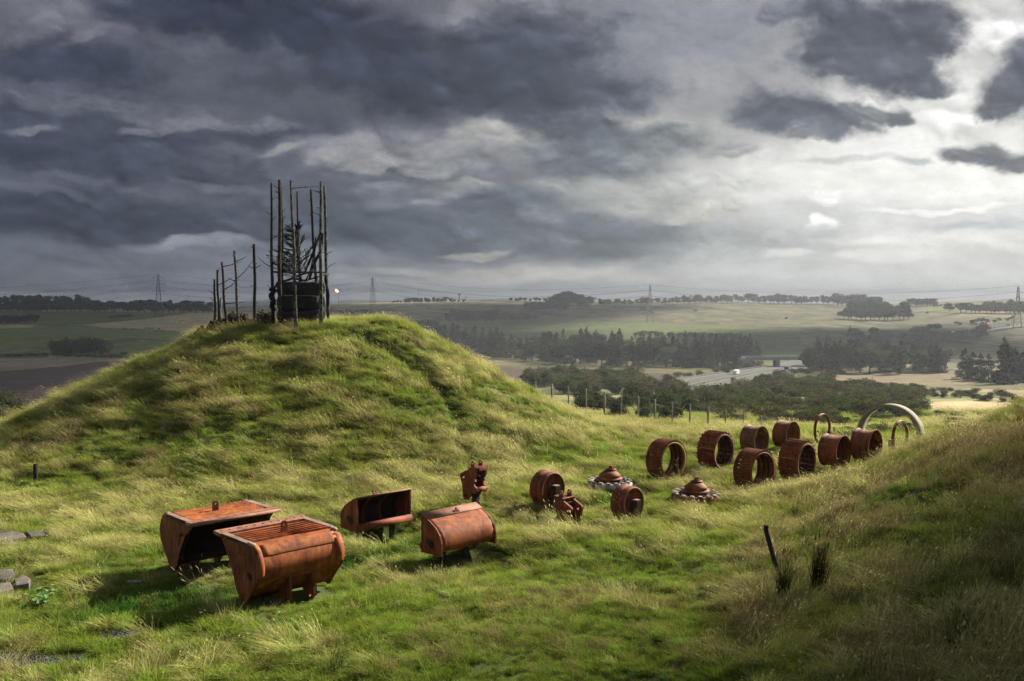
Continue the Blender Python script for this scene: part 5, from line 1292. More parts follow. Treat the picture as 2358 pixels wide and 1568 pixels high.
def tuft(name, seed, n, rad, h, lean, width, root, tip, spread=.35, curl=.55, hv=.35, heads=0, headc=(.30, .25, .13)):
    """blades blown towards +x"""
    rg = np.random.default_rng(seed)
    r = rad * np.sqrt(rg.uniform(0, 1, n)); a = rg.uniform(0, 6.28, n)
    base = np.stack([r * np.cos(a), r * np.sin(a), np.full(n, -.04)], 1)
    hh = h * rg.uniform(1 - hv, 1 + hv, n)
    ln = np.stack([lean + rg.normal(0, spread, n), rg.normal(0, spread, n)], 1)
    mix = rg.uniform(0, 1, n)
    V, Fc, C = [], [], []
    ts = [0, .38, .72, 1.0]
    for i in range(n):
        d = ln[i]; dl = math.hypot(*d) + 1e-6; side = np.array([-d[1], d[0]]) / dl
        yaw = rg.normal(0, .7); side = np.array([side[0] * math.cos(yaw) - side[1] * math.sin(yaw), side[0] * math.sin(yaw) + side[1] * math.cos(yaw)])
        b0 = len(V); rt = np.array(root[0]) * (1 - mix[i]) + np.array(root[1]) * mix[i]; tp = np.array(tip[0]) * (1 - mix[i]) + np.array(tip[1]) * mix[i]
        for k, t in enumerate(ts):
            up = hh[i] * (t - curl * min(dl, 1.2) * t * t * .5)
            off = d * hh[i] * (t * .35 + .65 * t * t)
            p = base[i] + np.array([off[0], off[1], up]); w = width * (1 - .75 * t) * .5
            c = rt * (1 - t) + tp * t
            if k < 3:
                V += [p - np.array([side[0], side[1], 0]) * w, p + np.array([side[0], side[1], 0]) * w]; C += [c, c]
            else: V.append(p); C.append(c)
        Fc += [(b0, b0 + 1, b0 + 3, b0 + 2), (b0 + 2, b0 + 3, b0 + 5, b0 + 4), (b0 + 4, b0 + 5, b0 + 6)]
        if i < heads:                      # seed head
            p = V[b0 + 6]; q = (V[b0 + 4] + V[b0 + 5]) / 2; ax = (p - q); ax /= np.linalg.norm(ax) + 1e-6
            s1 = np.array([side[0], side[1], 0]) * width * 1.5
            b1 = len(V); hl = h * .16
            V += [p - s1 * .3, p + ax * hl * .5 - s1, p + ax * hl, p + ax * hl * .5 + s1]; C += [np.array(headc)] * 4; Fc.append((b1, b1 + 1, b1 + 2, b1 + 3))
    me = bpy.data.meshes.new(name); me.from_pydata([tuple(p) for p in V], [], Fc); me.materials.append(M['grass'])
    ca = me.color_attributes.new('Col', 'FLOAT_COLOR', 'POINT')
    ca.data.foreach_set('color', np.concatenate([np.array(C), np.ones((len(C), 1))], 1).ravel().astype(np.float32)); me.update()
    return me
G0, G1, G2 = (.022, .038, .007), (.050, .072, .013), (.075, .125, .016)
YG, ST, ST2, BR = (.27, .315, .045), (.37, .35, .11), (.49, .45, .19), (.14, .11, .048)
KIND_T = {   # name: n, rad, h, lean, width, root cols, tip cols, ...
    'straw': dict(n=52, rad=.22, h=.46, lean=.95, width=.011, root=[G1, (.12, .10, .04)], tip=[ST, ST2], spread=.38, heads=6),
    'olive': dict(n=62, rad=.23, h=.38, lean=.85, width=.012, root=[G0, G1], tip=[(.19, .24, .038), (.34, .34, .075)], spread=.45, heads=2),
    'green': dict(n=70, rad=.21, h=.27, lean=.5, width=.013, root=[G0, G2], tip=[(.13, .205, .028), YG], spread=.55),
    'lush': dict(n=74, rad=.20, h=.27, lean=.5, width=.015, root=[G0, (.03, .07, .012)], tip=[(.045, .13, .018), (.10, .19, .03)], spread=.5),
    'short': dict(n=66, rad=.24, h=.16, lean=.3, width=.012, root=[G1, (.10, .085, .035)], tip=[YG, (.36, .35, .10)], spread=.75),
    'brown': dict(n=50, rad=.25, h=.42, lean=.7, width=.010, root=[(.05, .05, .018), BR], tip=[(.20, .16, .065), (.30, .24, .11)], spread=.42, heads=8, headc=(.20, .14, .075)),
    'tall': dict(n=16, rad=.22, h=.78, lean=.75, width=.008, root=[G1, BR], tip=[ST, (.28, .21, .10)], spread=.25, hv=.3, heads=12),
}
GC = bpy.data.collections.new('grass_sources')
NAMES = []; nv = 3
for kn, kw in KIND_T.items():
    for v in range(nv):
        nm = f'tuft_{len(NAMES):02d}'; me = tuft(nm, 100 + len(NAMES), **kw)
        o = bpy.data.objects.new(nm, me); GC.objects.link(o); NAMES.append(kn)
KI = {k: i * nv for i, k in enumerate(KIND_T)}
rg = np.random.default_rng(5)
def sample(n, y0, y1, x0=None):
    # even over the ground seen between two distances
    y = np.sqrt(rg.uniform(y0 ** 2, y1 ** 2, n)); x = rg.uniform(-.62, .60, n) * y; return x, y
bands = [(8.5, 16, 60), (16, 24, 56), (24, 34, 46), (34, 46, 32), (46, 60, 20)]
px, py = [], []
for y0, y1, dens in bands:
    n = int(.61 * (y1 ** 2 - y0 ** 2) * dens); x, y = sample(n, y0, y1); px.append(x); py.append(y)
for y0, y1, dens in ((8.5, 20, 26), (20, 34, 22), (34, 52, 14)):      # beside the view, for a step to either side
    for a0, a1 in ((.60, .98), (-.86, -.62)):
        n = int(.5 * (a1 - a0) * (y1 ** 2 - y0 ** 2) * dens); y = np.sqrt(rg.uniform(y0 ** 2, y1 ** 2, n)); px.append(rg.uniform(a0, a1, n) * y); py.append(y)
px, py = np.concatenate(px), np.concatenate(py)
ph = H(px, py)
# drop what the crest of mound and bank hides, bare patches and bodies of the exhibits
keep = ~((py > 53) & (px > -24) & (px < 0) & (ph < -2.2))
for (u, v, rx, ry) in ((290, 1462, .75, .35), (60, 1525, 1.6, .5), (30, 1250, 1.15, .75), (40, 1360, .95, .55), (95, 1240, .6, .4)):
    g = ground(u, v); keep &= ((px - g[0]) / rx) ** 2 + ((py - g[1]) / ry) ** 2 > 1 - .5 * fbm(px * 2, py * 2, 3, 2)
def foot(o, x0, x1, d0, d1):
    a = o.rotation_euler[2]; dx, dy = px - o.location.x, py - o.location.y
    lx = dx * math.cos(a) + dy * math.sin(a); ly = -dx * math.sin(a) + dy * math.cos(a)
    return (lx > x0) & (lx < x1) & (-ly > d0) & (-ly < d1)
for o in (bk1, bk2): keep &= ~foot(o, -.05, LBK + .05, -.75, .6)
for o in (ld, ld2): keep &= ~foot(o, 0, LLD, -.75, -.15)
keep &= np.hypot(px - TX, py - TYY) > 1.25
px, py, ph = px[keep], py[keep], ph[keep]
n = len(px)
toe = np.interp(py, TOE_Y, TOE_X); onbank = sstep(-.3, 1.6, px - toe)
md = np.hypot(px + 11.4, py - 51.6); onmound = (ph > -6.9) & (px < 8) & (py > 28)
rx, ry = px - ROW1[0], py - ROW1[1]; rs = rx * E1[0] + ry * E1[1]; rt = rx * NN[0] + ry * NN[1]
hollow = .8 * np.exp(-((rt - 1.2) / .7) ** 2) * sstep(-5, -2, rs) * sstep(21, 15, rs)
groove = .7 * np.exp(-(seg_dist(px, py, GROOVE) / .5) ** 2)
n1 = fbm(px / 4.2, py / 4.2, 201, 3); n2 = fbm(px / 1.3, py / 1.3, 203, 3); n3 = fbm(px / 9, py / 9, 205, 2); n4 = fbm(px / .55, py / .55, 231, 2)
cloc = sstep(29, 24, py) * (1 - onbank)         # close mown-looking ground
sc = {}
sc['straw'] = .20 + 1.1 * n2 + .5 * n1 + .60 * onmound * sstep(-8, -2, px) + .45 * sstep(44, 54, py) * (px > 2) - .5 * cloc * sstep(-6, 2, px)
sc['olive'] = .36 + .5 * n1 - .7 * n2 + .35 * onmound + .1 * onbank - .3 * cloc
sc['green'] = .30 - .8 * n1 + .4 * n3 + .12 * cloc + .15 * (py > 34) * (~onmound) * (1 - onbank)
sc['lush'] = -.28 + 1.5 * hollow + .9 * groove - 1.0 * n1 - .6 * n2
sc['short'] = -.10 + .62 * cloc + .8 * n2 + .5 * n4 + .2 * sstep(34, 40, py) * (~onmound) * (1 - onbank)
sc['brown'] = -.16 + .75 * onbank + .9 * n3 + .7 * n2 + .15 * onmound * sstep(-8, -16, px)
sc['tall'] = -.55 + .35 * onbank + .25 * onmound + .6 * n1
sc['straw'] = sc['straw'] + .22 * onbank; sc['green'] = sc['green'] - .25 * onbank
G = np.stack([sc[k] for k in KIND_T], 1) + rg.gumbel(0, .20, (n, 7))
kind = G.argmax(1)
idx = kind * nv + rg.integers(0, nv, n)
lean_az = np.pi + .5 * fbm(px / 6, py / 6, 211, 2) + rg.normal(0, 1, n) * (.34 + .75 * cloc)      # wind blows to the viewer's left
lean_az = np.where(rg.uniform(0, 1, n) < onbank * .9, rg.normal(.35, .55, n), lean_az)
# hanging grass on the lip of the hollow
tip = .18 * np.sin(rg.uniform(0, 6.28, n))
size = (.85 + .45 * n2 + .25 * n1 + .55 * n4) * rg.uniform(.75, 1.3, n) * np.where(py > 40, 1.12, 1.0) * np.where(py > 50, 1.1, 1.0)
size *= 1 - .28 * cloc * sstep(-7, 0, px)
for o, x0, x1, d0, d1 in ((bk1, -.5, LBK + .5, -1.5, 1.1), (bk2, -.5, LBK + .5, -1.3, 1.5), (ld, -.3, LLD + .3, -1.1, .7), (ld2, -.3, LLD + .3, -1.3, .3)):
    size = np.where(foot(o, x0, x1, d0, d1), size * .52, size)
for o in [q for q in COL.objects if q.name.startswith(('drive_sprocket', 'track_ring', 'wheel_rim', 'track_idler', 'quick_hitch', 'steel_hoop')) and q.parent is None]:
    d_ = np.hypot(px - o.location.x - .3 * NN[0], py - o.location.y - .3 * NN[1]); size = np.where(d_ < 1.35, size * .58, size)
size = np.clip(size, .32, 1.7)
nearfoot = np.zeros(n)
sz = np.stack([size, size, size * rg.uniform(.85, 1.15, n)], 1)
rot = np.stack([rg.normal(0, .08, n), rg.normal(0, .08, n), lean_az], 1)
# reeds and straw on the low ground past the crest, coarser
nf = 9000
fy = np.sqrt(rg.uniform(61 ** 2, 170 ** 2, nf)); fx = rg.uniform(.02, .60, nf) * fy
fh = np.array([fz(a, b) for a, b in zip(fx, fy)]); ff = fbm(fx / 14, fy / 14, 221, 3)
fidx = np.where(ff > .05, KI['straw'], np.where(ff > -.3, KI['olive'], KI['green'])) + rg.integers(0, nv, nf)
fs = rg.uniform(1.6, 2.8, nf) * (fy / 80) ** .4
px = np.r_[px, fx]; py = np.r_[py, fy]; ph = np.r_[ph, fh]; idx = np.r_[idx, fidx]
sz = np.r_[sz, np.stack([fs, fs, fs], 1)]; rot = np.r_[rot, np.stack([np.zeros(nf), np.zeros(nf), np.pi + rg.normal(0, .5, nf)], 1)]
n = len(px)
me = bpy.data.meshes.new('grass'); me.vertices.add(n)
me.vertices.foreach_set('co', np.stack([px, py, ph], 1).ravel())
for nm, tp, ar in (('rot', 'FLOAT_VECTOR', rot), ('scl', 'FLOAT_VECTOR', sz)):
    a_ = me.attributes.new(nm, tp, 'POINT'); a_.data.foreach_set('vector', ar.ravel().astype(np.float32))
a_ = me.attributes.new('idx', 'INT', 'POINT'); a_.data.foreach_set('value', idx.astype(np.int32))
me.update(); go = bpy.data.objects.new('grass', me); COL.objects.link(go); tag(go, 'long windblown grass, green to straw, over mound, avenue and bank', 'grass', kind='stuff')
ng = bpy.data.node_groups.new('scatter', 'GeometryNodeTree')
ng.interface.new_socket('Geometry', in_out='INPUT', socket_type='NodeSocketGeometry'); ng.interface.new_socket('Geometry', in_out='OUTPUT', socket_type='NodeSocketGeometry')
gi, gout = ng.nodes.new('NodeGroupInput'), ng.nodes.new('NodeGroupOutput')
ci = ng.nodes.new('GeometryNodeCollectionInfo'); ci.inputs['Collection'].default_value = GC; ci.inputs['Separate Children'].default_value = True; ci.inputs['Reset Children'].default_value = True
ip = ng.nodes.new('GeometryNodeInstanceOnPoints'); ip.inputs['Pick Instance'].default_value = True
def named(nm, t):
    q = ng.nodes.new('GeometryNodeInputNamedAttribute'); q.data_type = t; q.inputs['Name'].default_value = nm; return q.outputs['Attribute']
e2r = ng.nodes.new('FunctionNodeEulerToRotation')
ng.links.new(gi.outputs[0], ip.inputs['Points']); ng.links.new(ci.outputs[0], ip.inputs['Instance']); ng.links.new(named('idx', 'INT'), ip.inputs['Instance Index'])
ng.links.new(named('rot', 'FLOAT_VECTOR'), e2r.inputs[0]); ng.links.new(e2r.outputs[0], ip.inputs['Rotation']); ng.links.new(named('scl', 'FLOAT_VECTOR'), ip.inputs['Scale'])
ng.links.new(ip.outputs[0], gout.inputs[0])
go.modifiers.new('scatter', 'NODES').node_group = ng
# rush clumps, seed stalks, cable, stones
def rush(label, u, v, h, seed, n=90, name='rush_clump', cat='rush', cols=None, wide=.24, spread=.14):
    me = tuft(name, seed, n, wide * .5, h, .05, .017, cols or [(.012, .026, .008), (.02, .036, .010)], [(.030, .058, .014), (.085, .06, .028)], spread=spread, curl=.2, hv=.3, heads=14, headc=(.09, .05, .028))
    g = ground(u, v); o = bpy.data.objects.new(name, me); COL.objects.link(o); o.location = (g[0], g[1], hz(g[0], g[1]) - .03)
    return tag(o, label, cat)
rush('dark upright rush clump round the foot of the curved cable', 1803, 1388, 1.0, 301, 190, spread=.2)
rush('dense dark rush clump with reddish tips, on the bank beside the cable clump', 1884, 1370, 1.15, 302, 220, wide=.26, spread=.15)
rush('big soft dark rush tussock low on the bank at the picture edge', 2215, 1500, .72, 303, 160, wide=.5, spread=.3)
rush('small dark rush tuft standing alone high in the open grass', 1468, 1272, .5, 304, 60, wide=.3, spread=.3)
rush('small dark rush tuft in the lower grass below the near mining bucket', 775, 1545, .45, 305, 60, wide=.3, spread=.3)
rush('dark reed tuft on the bank under the dark wheel rim', 1860, 1275, .6, 306, 70, wide=.35, spread=.3)
m0 = M['grass']
def stalks(label, u, v, h, seed, n=9):
    me = tuft('grass_stalks', seed, n, .22, h, -.35, .010, [(.16, .15, .06), (.22, .17, .08)], [(.42, .33, .17), (.50, .40, .22)], spread=.30, curl=.3, hv=.25, heads=n, headc=(.42, .32, .18))
    g = ground(u, v); o = bpy.data.objects.new('grass_stalks', me); COL.objects.link(o); o.location = (g[0], g[1], hz(g[0], g[1]))
    return tag(o, label, 'grass stalks', 'tall seeding stalks')
stalks('tall pale seeding stalks in front of the open mining bucket', 470, 1398, 1.05, 311, 12); stalks('tall pale stalks at the foot of the orange mining bucket', 505, 1410, .95, 312, 8)
stalks('seeding stalks leaning over the half hidden track wheel', 1436, 1200, .85, 313, 14); stalks('straw stalks curling round the foot of the leaning hitch', 1285, 1212, .75, 314, 18)
stalks('seeding stalks inside the yellow rimmed track ring', 1560, 1106, .75, 315, 12); stalks('stalks blowing across the back of the closed loader bucket', 1125, 1262, .8, 316, 7)
for i, (u, v) in enumerate(((2245, 962), (2280, 945), (2310, 932), (2338, 920), (2215, 980), (2180, 985), (2130, 1020))):
    stalks(f'tall thin stalks on the crest of the bank, {nth(i + 1)} in the string along it', u, v + 6, 1.25, 320 + i, 8)
dk = tuft('dock_plant', 340, 14, .1, .8, .1, .02, [(.05, .02, .015), (.06, .03, .02)], [(.09, .035, .028), (.12, .05, .04)], spread=.2, curl=.2, heads=14, headc=(.085, .03, .025))
for i, (u, v, s, lab) in enumerate(((2258, 952, 1.0, 'dark red dock plant on the crest of the bank'), (1832, 1185, .6, 'small dark dock plant beyond the rush clumps'), (1770, 1172, .6, 'small dark dock plant beside the rusty toothed sprocket'))):
    g = ground(u, v); o = bpy.data.objects.new('dock_plant', dk); COL.objects.link(o); o.location = (g[0], g[1], hz(g[0], g[1])); o.scale = (s,) * 3; tag(o, lab, 'plant')
def leafy(label, u, v, r, seed):
    rr = random.Random(seed); b = MB()
    for k in range(22):
        a, q, s = rr.uniform(0, 6.28), rr.uniform(.1, 1) * r, rr.uniform(.05, .10); z = rr.uniform(.10, .30); tl = rr.uniform(-.5, .5)
        T = Matrix.Translation((q * math.cos(a), q * math.sin(a), z)) @ Matrix.Rotation(a, 4, 'Z') @ Matrix.Rotation(tl, 4, 'Y')
        b.add([(0, 0, -.01)] + [(s * math.cos(w) * (1 - .3 * (i == 0)), s * .9 * math.sin(w), .012 * (i % 2)) for i, w in enumerate(np.linspace(0, 5.6, 9))], [(0, i, i % 9 + 1) for i in range(1, 10)], 0, T)
        b.tube([(q * .3 * math.cos(a), q * .3 * math.sin(a), -.05), (q * math.cos(a), q * math.sin(a), z)], [.008, .005], 4, cap=False)
    g = ground(u, v); o = b.build('leafy_weed', M['weed_leaf'], None, (g[0], g[1], hz(g[0], g[1]))); tag(o, label, 'weed', 'broad leaved weeds in the grass')
M['weed_leaf'] = plain('weed_leaf', (.075, .16, .03), .7, var=.4, scale=6, bumps=0)
for i, (u, v, r, lab) in enumerate(((85, 1392, .5, 'broad leaved green weed beside the lower stone slabs'), (1096, 1062, .4, 'broad leaved weed below the mound path'), (1150, 1078, .35, 'broad leaved weed on the mound foot above the track wheel'), (848, 832, .45, 'broad leaved weed on the mound by the path top'), (1180, 1004, .4, 'pale broad leaved weed on the sunlit mound flank'), (460, 1060, .4, 'broad leaved weed on the shaded mound flank'))):
    leafy(lab, u, v, r, i)
# curved black cable and its fallen end
cY = ground(1797, 1345)[1]
t = MB(); cp = [(1802, 1366), (1797, 1345), (1791, 1318), (1783, 1288), (1774, 1258), (1768, 1236), (1764, 1222), (1764, 1209)]
pts = []
for a, b in zip(cp[:-1], cp[1:]):
    for k in range(5):
        f = k / 5; pts.append(tuple(at(a[0] + (b[0] - a[0]) * f, a[1] + (b[1] - a[1]) * f, cY)))
pts.append(tuple(at(*cp[-1], cY)))
t.tube(pts, [.052 + .012 * (i % 2) for i in range(len(pts))], 9)
tag(t.build('cable', M['cable_grey']), 'thick black twisted cable standing curved out of the rushes', 'cable')
g0, g1 = ground(1842, 1381), ground(1868, 1389)
tag(MB().tube([(g0[0], g0[1], g0[2] + .03), ((g0[0] + g1[0]) / 2, (g0[1] + g1[1]) / 2, g0[2] + .13), (g1[0], g1[1], g1[2] + .04)], .055, 9).build('cable_end', M['rope_black']), 'short black cable end lying in grass between the rush clumps', 'cable')
def slab(label, P, thick, seed, tilt=.0):
    rr = random.Random(seed); G3 = [ground(u, v) for u, v in P]; c = sum(G3) / len(G3); b = MB(); k = len(P)
    z0 = c[2] + .02
    top = [(p[0] - c[0] + rr.uniform(-.03, .03), p[1] - c[1] + rr.uniform(-.03, .03), thick + rr.uniform(-.025, .025)) for p in G3]
    inn = [(x * .9, y * .9, z + .025) for x, y, z in top]; bot = [(x * 1.02, y * 1.02, -.3) for x, y, z in top]
    vs = inn + top + bot
    fs = [tuple(range(k))] + [(i, k + i, k + (i + 1) % k, (i + 1) % k) for i in range(k)] + [(k + i, 2 * k + i, 2 * k + (i + 1) % k, k + (i + 1) % k) for i in range(k)]
    b.add(vs, fs); o = b.build('stone_slab', M['stone'], None, (c[0], c[1], z0)); tag(o, label, 'stone', 'flat stones at the picture edge')
for i, (P, th, lab) in enumerate((
        ([(-20, 1232), (15, 1228), (52, 1236), (60, 1247), (20, 1258), (-20, 1262)], .14, 'largest flat stone slab, farthest back of the upper group'),
        ([(60, 1236), (100, 1231), (104, 1242), (72, 1249)], .12, 'small flat stone slab jutting out of the grass beside the largest slab'),
        ([(-20, 1268), (30, 1262), (52, 1268), (40, 1278), (-20, 1284)], .14, 'long stone slab in front of the largest slab'),
        ([(54, 1260), (96, 1254), (118, 1258), (84, 1266)], .09, 'narrow stone slab half under straw grass'),
        ([(48, 1274), (86, 1268), (90, 1280), (58, 1287)], .10, 'low stone slab nearest the gravel chips of the upper group'.replace('nearest', 'beside')),
        ([(-20, 1334), (26, 1330), (38, 1340), (10, 1348), (-20, 1348)], .16, 'rounded stone slab at the back of the lower group'),
        ([(30, 1352), (56, 1336), (70, 1346), (66, 1360), (36, 1366)], .15, 'tilted stone slab standing out of the lower group'),
        ([(-20, 1360), (26, 1356), (34, 1370), (-20, 1380)], .14, 'stone slab at the front of the lower group'))):
    slab(lab, P, th, i)
def gravel(label, u, v, rx, ry, n, seed):
    rr = random.Random(seed); g = ground(u, v); b = MB()
    for k in range(n):
        a, q = rr.uniform(0, 6.28), math.sqrt(rr.random()); x, y = g[0] + rx * q * math.cos(a), g[1] + ry * q * math.sin(a); s = rr.uniform(.012, .035)
        bm = bmesh.new(); bmesh.ops.create_icosphere(bm, subdivisions=1, radius=s)
        for vv in bm.verts: vv.co *= rr.uniform(.7, 1.2)
        b.bm(bm, 0, Matrix.Translation((x, y, hz(x, y) + .01))); bm.free()
    tag(b.build('gravel', M['gravel']), label, 'gravel', kind='stuff')
gravel('dark gravel patch showing through grass in the lower grass', 290, 1462, .6, .25, 420, 1); gravel('dark gravel path at the lower picture corner', 40, 1527, 1.3, .38, 900, 2); gravel('dark gravel chips between stone slabs', 75, 1268, .5, .3, 200, 3)
g0, g1 = ground(292, 1352), ground(327, 1349)
tag(MB().box((0, 0, 0), (math.hypot(g1[0] - g0[0], g1[1] - g0[1]), .07, .05), bev=.008).build('plank', M['white_paint'], None, ((g0[0] + g1[0]) / 2, (g0[1] + g1[1]) / 2, g0[2] + .12), .1), 'short whitish plank lying in grass beside the open mining bucket', 'plank')
# fence over the crest, lone posts
fp = [(1194, 871), (1233, 879), (1271, 884), (1309, 888.6), (1349, 895), (1392, 901), (1431, 907), (1470, 912.5), (1508, 918.7), (1548, 925), (1589, 930), (1631, 937), (1671, 943.5), (1712, 951), (1752.5, 957), (1791, 962.5)]
fe = thing('wire_fence', 'weathered post and wire fence running along the crest behind the rings', 'fence', (0, 0, 0))
tops = []
for i, (u, v) in enumerate(fp):
    Y = 60.4 - .24 * i; p = at(u, v, Y); zb = hz(p[0], Y); r = .042 + .02 * ((i * 7) % 3) / 2
    MB().tube([(p[0] + .03 * math.sin(i * 5), Y, zb - .5), (p[0], Y, p[2])], [r * 1.05, r], 8).build('post', M['old_wood'], fe); tops.append((p[0], Y, p[2], zb))
for f in (.06, .32, .6, .85):
    MB().tube([(x, y, z - 1.1 * f) for x, y, z, zb in tops], .0055, 4).build('wire', M['steel'], fe)
def lone_post(label, u, vt, vb, r, lean=0, dy=0):
    g = ground(u, vb); g = g * (1 + dy / g[1]); a = at(u, vt, g[1])
    o = MB().tube([(g[0], g[1], hz(g[0], g[1]) - .4), (a[0] + lean, a[1], a[2])], [r * 1.05, r], 9).build('wooden_post', M['bark'] if u < 100 else M['old_wood'])
    tag(o, label, 'post')
lone_post('dark lone post on the shaded flank of the mound', 82, 1068, 1116, .085)
lone_post('grey split post leaning beside the hoop in the arch', 2053, 1012, 1044, .11, -.05)
lone_post('short dark post in the scrub behind the olive wheel rim', 1921, 983, 1004, .10); lone_post('short dark post between the two stilted wheel rims', 1963, 990, 1014, .09)
lone_post('thin dark post at the picture edge behind the mound', 10, 955, 978, .08)
# ================================================================== sky, sun, haze, camera
def angles(u, v):
    d = ray(u, v); return math.atan2(d[0], d[1]), math.atan2(d[2], math.hypot(d[0], d[1]))
def srgb(h):
    c = [int(h[i:i + 2], 16) / 255 for i in (0, 2, 4)]
    return tuple((x / 12.92 if x <= .04045 else ((x + .055) / 1.055) ** 2.4) for x in c)
EXPO = 1.0
W = bpy.data.worlds.new('World'); S.world = W; W.use_nodes = True
nt = W.node_tree; nt.nodes.clear()
out = nt.nodes.new('ShaderNodeOutputWorld'); bg = nt.nodes.new('ShaderNodeBackground'); L(nt, bg.outputs[0], out.inputs[0])
tc = N(nt, 'TexCoord'); nrm = N(nt, 'VectorMath', operation='NORMALIZE'); L(nt, tc.outputs['Generated'], nrm.inputs[0])
sx = N(nt, 'SeparateXYZ'); L(nt, nrm.outputs[0], sx.inputs[0])
azn = mth(nt, 'ARCTAN2', sx.outputs[0], sx.outputs[1]); eln = mth(nt, 'ARCSINE', sx.outputs[2])
cmb = N(nt, 'CombineXYZ'); L(nt, azn, cmb.inputs[0]); L(nt, eln, cmb.inputs[1])
# the cloud deck is drawn once by noise fields into a generated map of the sky by azimuth and elevation
SPX = 1 / 2127.0
AZ0, AZ1, EL0, EL1, MW, MH = R(-36), R(36), R(-4), R(27), 2100, 900
aa = np.linspace(AZ0, AZ1, MW); ee = np.linspace(EL0, EL1, MH); A2, E2 = np.meshgrid(aa, ee)
ty = np.tan(E2) / np.cos(A2); tx = np.tan(A2)
den = CP - SP * ty
U2 = UC + F_PX * tx / den; V2 = VC - F_PX * (SP + CP * ty) / den
U2, V2 = U2.astype(np.float64), V2.astype(np.float64)
vt = np.linspace(-400, 900, 1301); rate = 1.05 + .75 * sstep(200, 680, vt)      # clouds flatten towards the horizon
VS = np.interp(V2, vt, np.cumsum(rate)); sq = np.interp(V2, vt, rate)
def rfb(x, y, s, o=4, gain=.5, bill=False):
    t, a, n_ = 0, 1.0, 0
    for k in range(o):
        c, d = math.cos(.6 + 1.1 * k), math.sin(.6 + 1.1 * k)
        q = vnoise((x * c - y * d) * 2.03 ** k + 5.3 * k, (x * d + y * c) * 2.03 ** k, s + 31 * k)
        t = t + a * ((.5 - 2.2 * np.abs(q)) if bill else q); n_ += a; a *= gain
    return t / n_ * 1.5
f1 = rfb(U2 / 190, VS / 150, 301, 4); f2 = rfb(U2 / 190 + 7, VS / 150 + 3, 302, 4)
b1 = rfb(U2 / 120, VS / 95, 303, 5, .5, True); b2 = rfb(U2 / 120 + 11, VS / 95 + 5, 304, 5, .5, True)
g1 = rfb(U2 / 30, VS / 24, 305, 4, .6); g2 = rfb(U2 / 30 + 9, VS / 24, 306, 4, .6)
b1 -= b1.mean(); b2 -= b2.mean(); g3 = rfb(U2 / 13, VS / 11, 341, 3, .6)
UW = U2 + 62 * f1 + 30 * b1 + 7 * g1; VW = V2 + (46 * f2 + 22 * b2 + 6 * g2) / sq
def srgbv(h): return np.array(srgb(h))
IM = np.zeros((MH, MW, 3))
wl = sstep(950, 2250, U2)[..., None]; ve = np.clip((700 - V2) / 700, 0, 1)
def rampv(t, st): return np.stack([np.interp(t, [q[0] for q in st], [srgbv(q[1])[c] for q in st]) for c in range(3)], -1)
IM = rampv(ve, [(0, '81868e'), (.08, '777c84'), (.25, '63676e'), (.7, '6c6c73'), (1, '6a6a71')]) * (1 - wl) + rampv(ve, [(0, 'b0b1af'), (.15, 'bbbcb9'), (.4, 'd4d4d0'), (1, 'c0c0c0')]) * wl
def worley(x, y, sd):
    ix, iy = np.floor(x), np.floor(y); d = np.full(x.shape, 9.0)
    for oy in (-1, 0, 1):
        for ox in (-1, 0, 1):
            jx, jy = ix + ox, iy + oy
            d = np.minimum(d, (jx + .15 + .7 * _hash(jx, jy, sd) - x) ** 2 + (jy + .15 + .7 * _hash(jx, jy, sd + 7) - y) ** 2)
    return np.sqrt(np.clip(1 - d, 0, 1))
ux, uy = U2 + 40 * f1 + 16 * g1, VS * 1.25 + 40 * f2 + 16 * g2
hump = np.zeros(U2.shape); am = 1.0
for k_ in range(4):
    c_, d_ = math.cos(.5 * k_ + .2), math.sin(.5 * k_ + .2)
    hump += am * worley((ux * c_ - uy * d_) / (170 / 2.1 ** k_), (ux * d_ + uy * c_) / (170 / 2.1 ** k_), 400 + k_); am *= .52
def shift(h, p):
    return h - np.roll(np.roll(h, -int(round(p * SPX * .85 / (ee[1] - ee[0]))), 0), -int(round(p * SPX * .5 / (aa[1] - aa[0]))), 1)
emb = .5 * shift(hump, 7) + .55 * shift(hump, 20) + .35 * shift(hump, 45)
emb = np.clip(emb, -.6, .6)
BODY = np.zeros((MH, MW)); rs = np.random.default_rng(77); PUFF = .35; EMB = .75
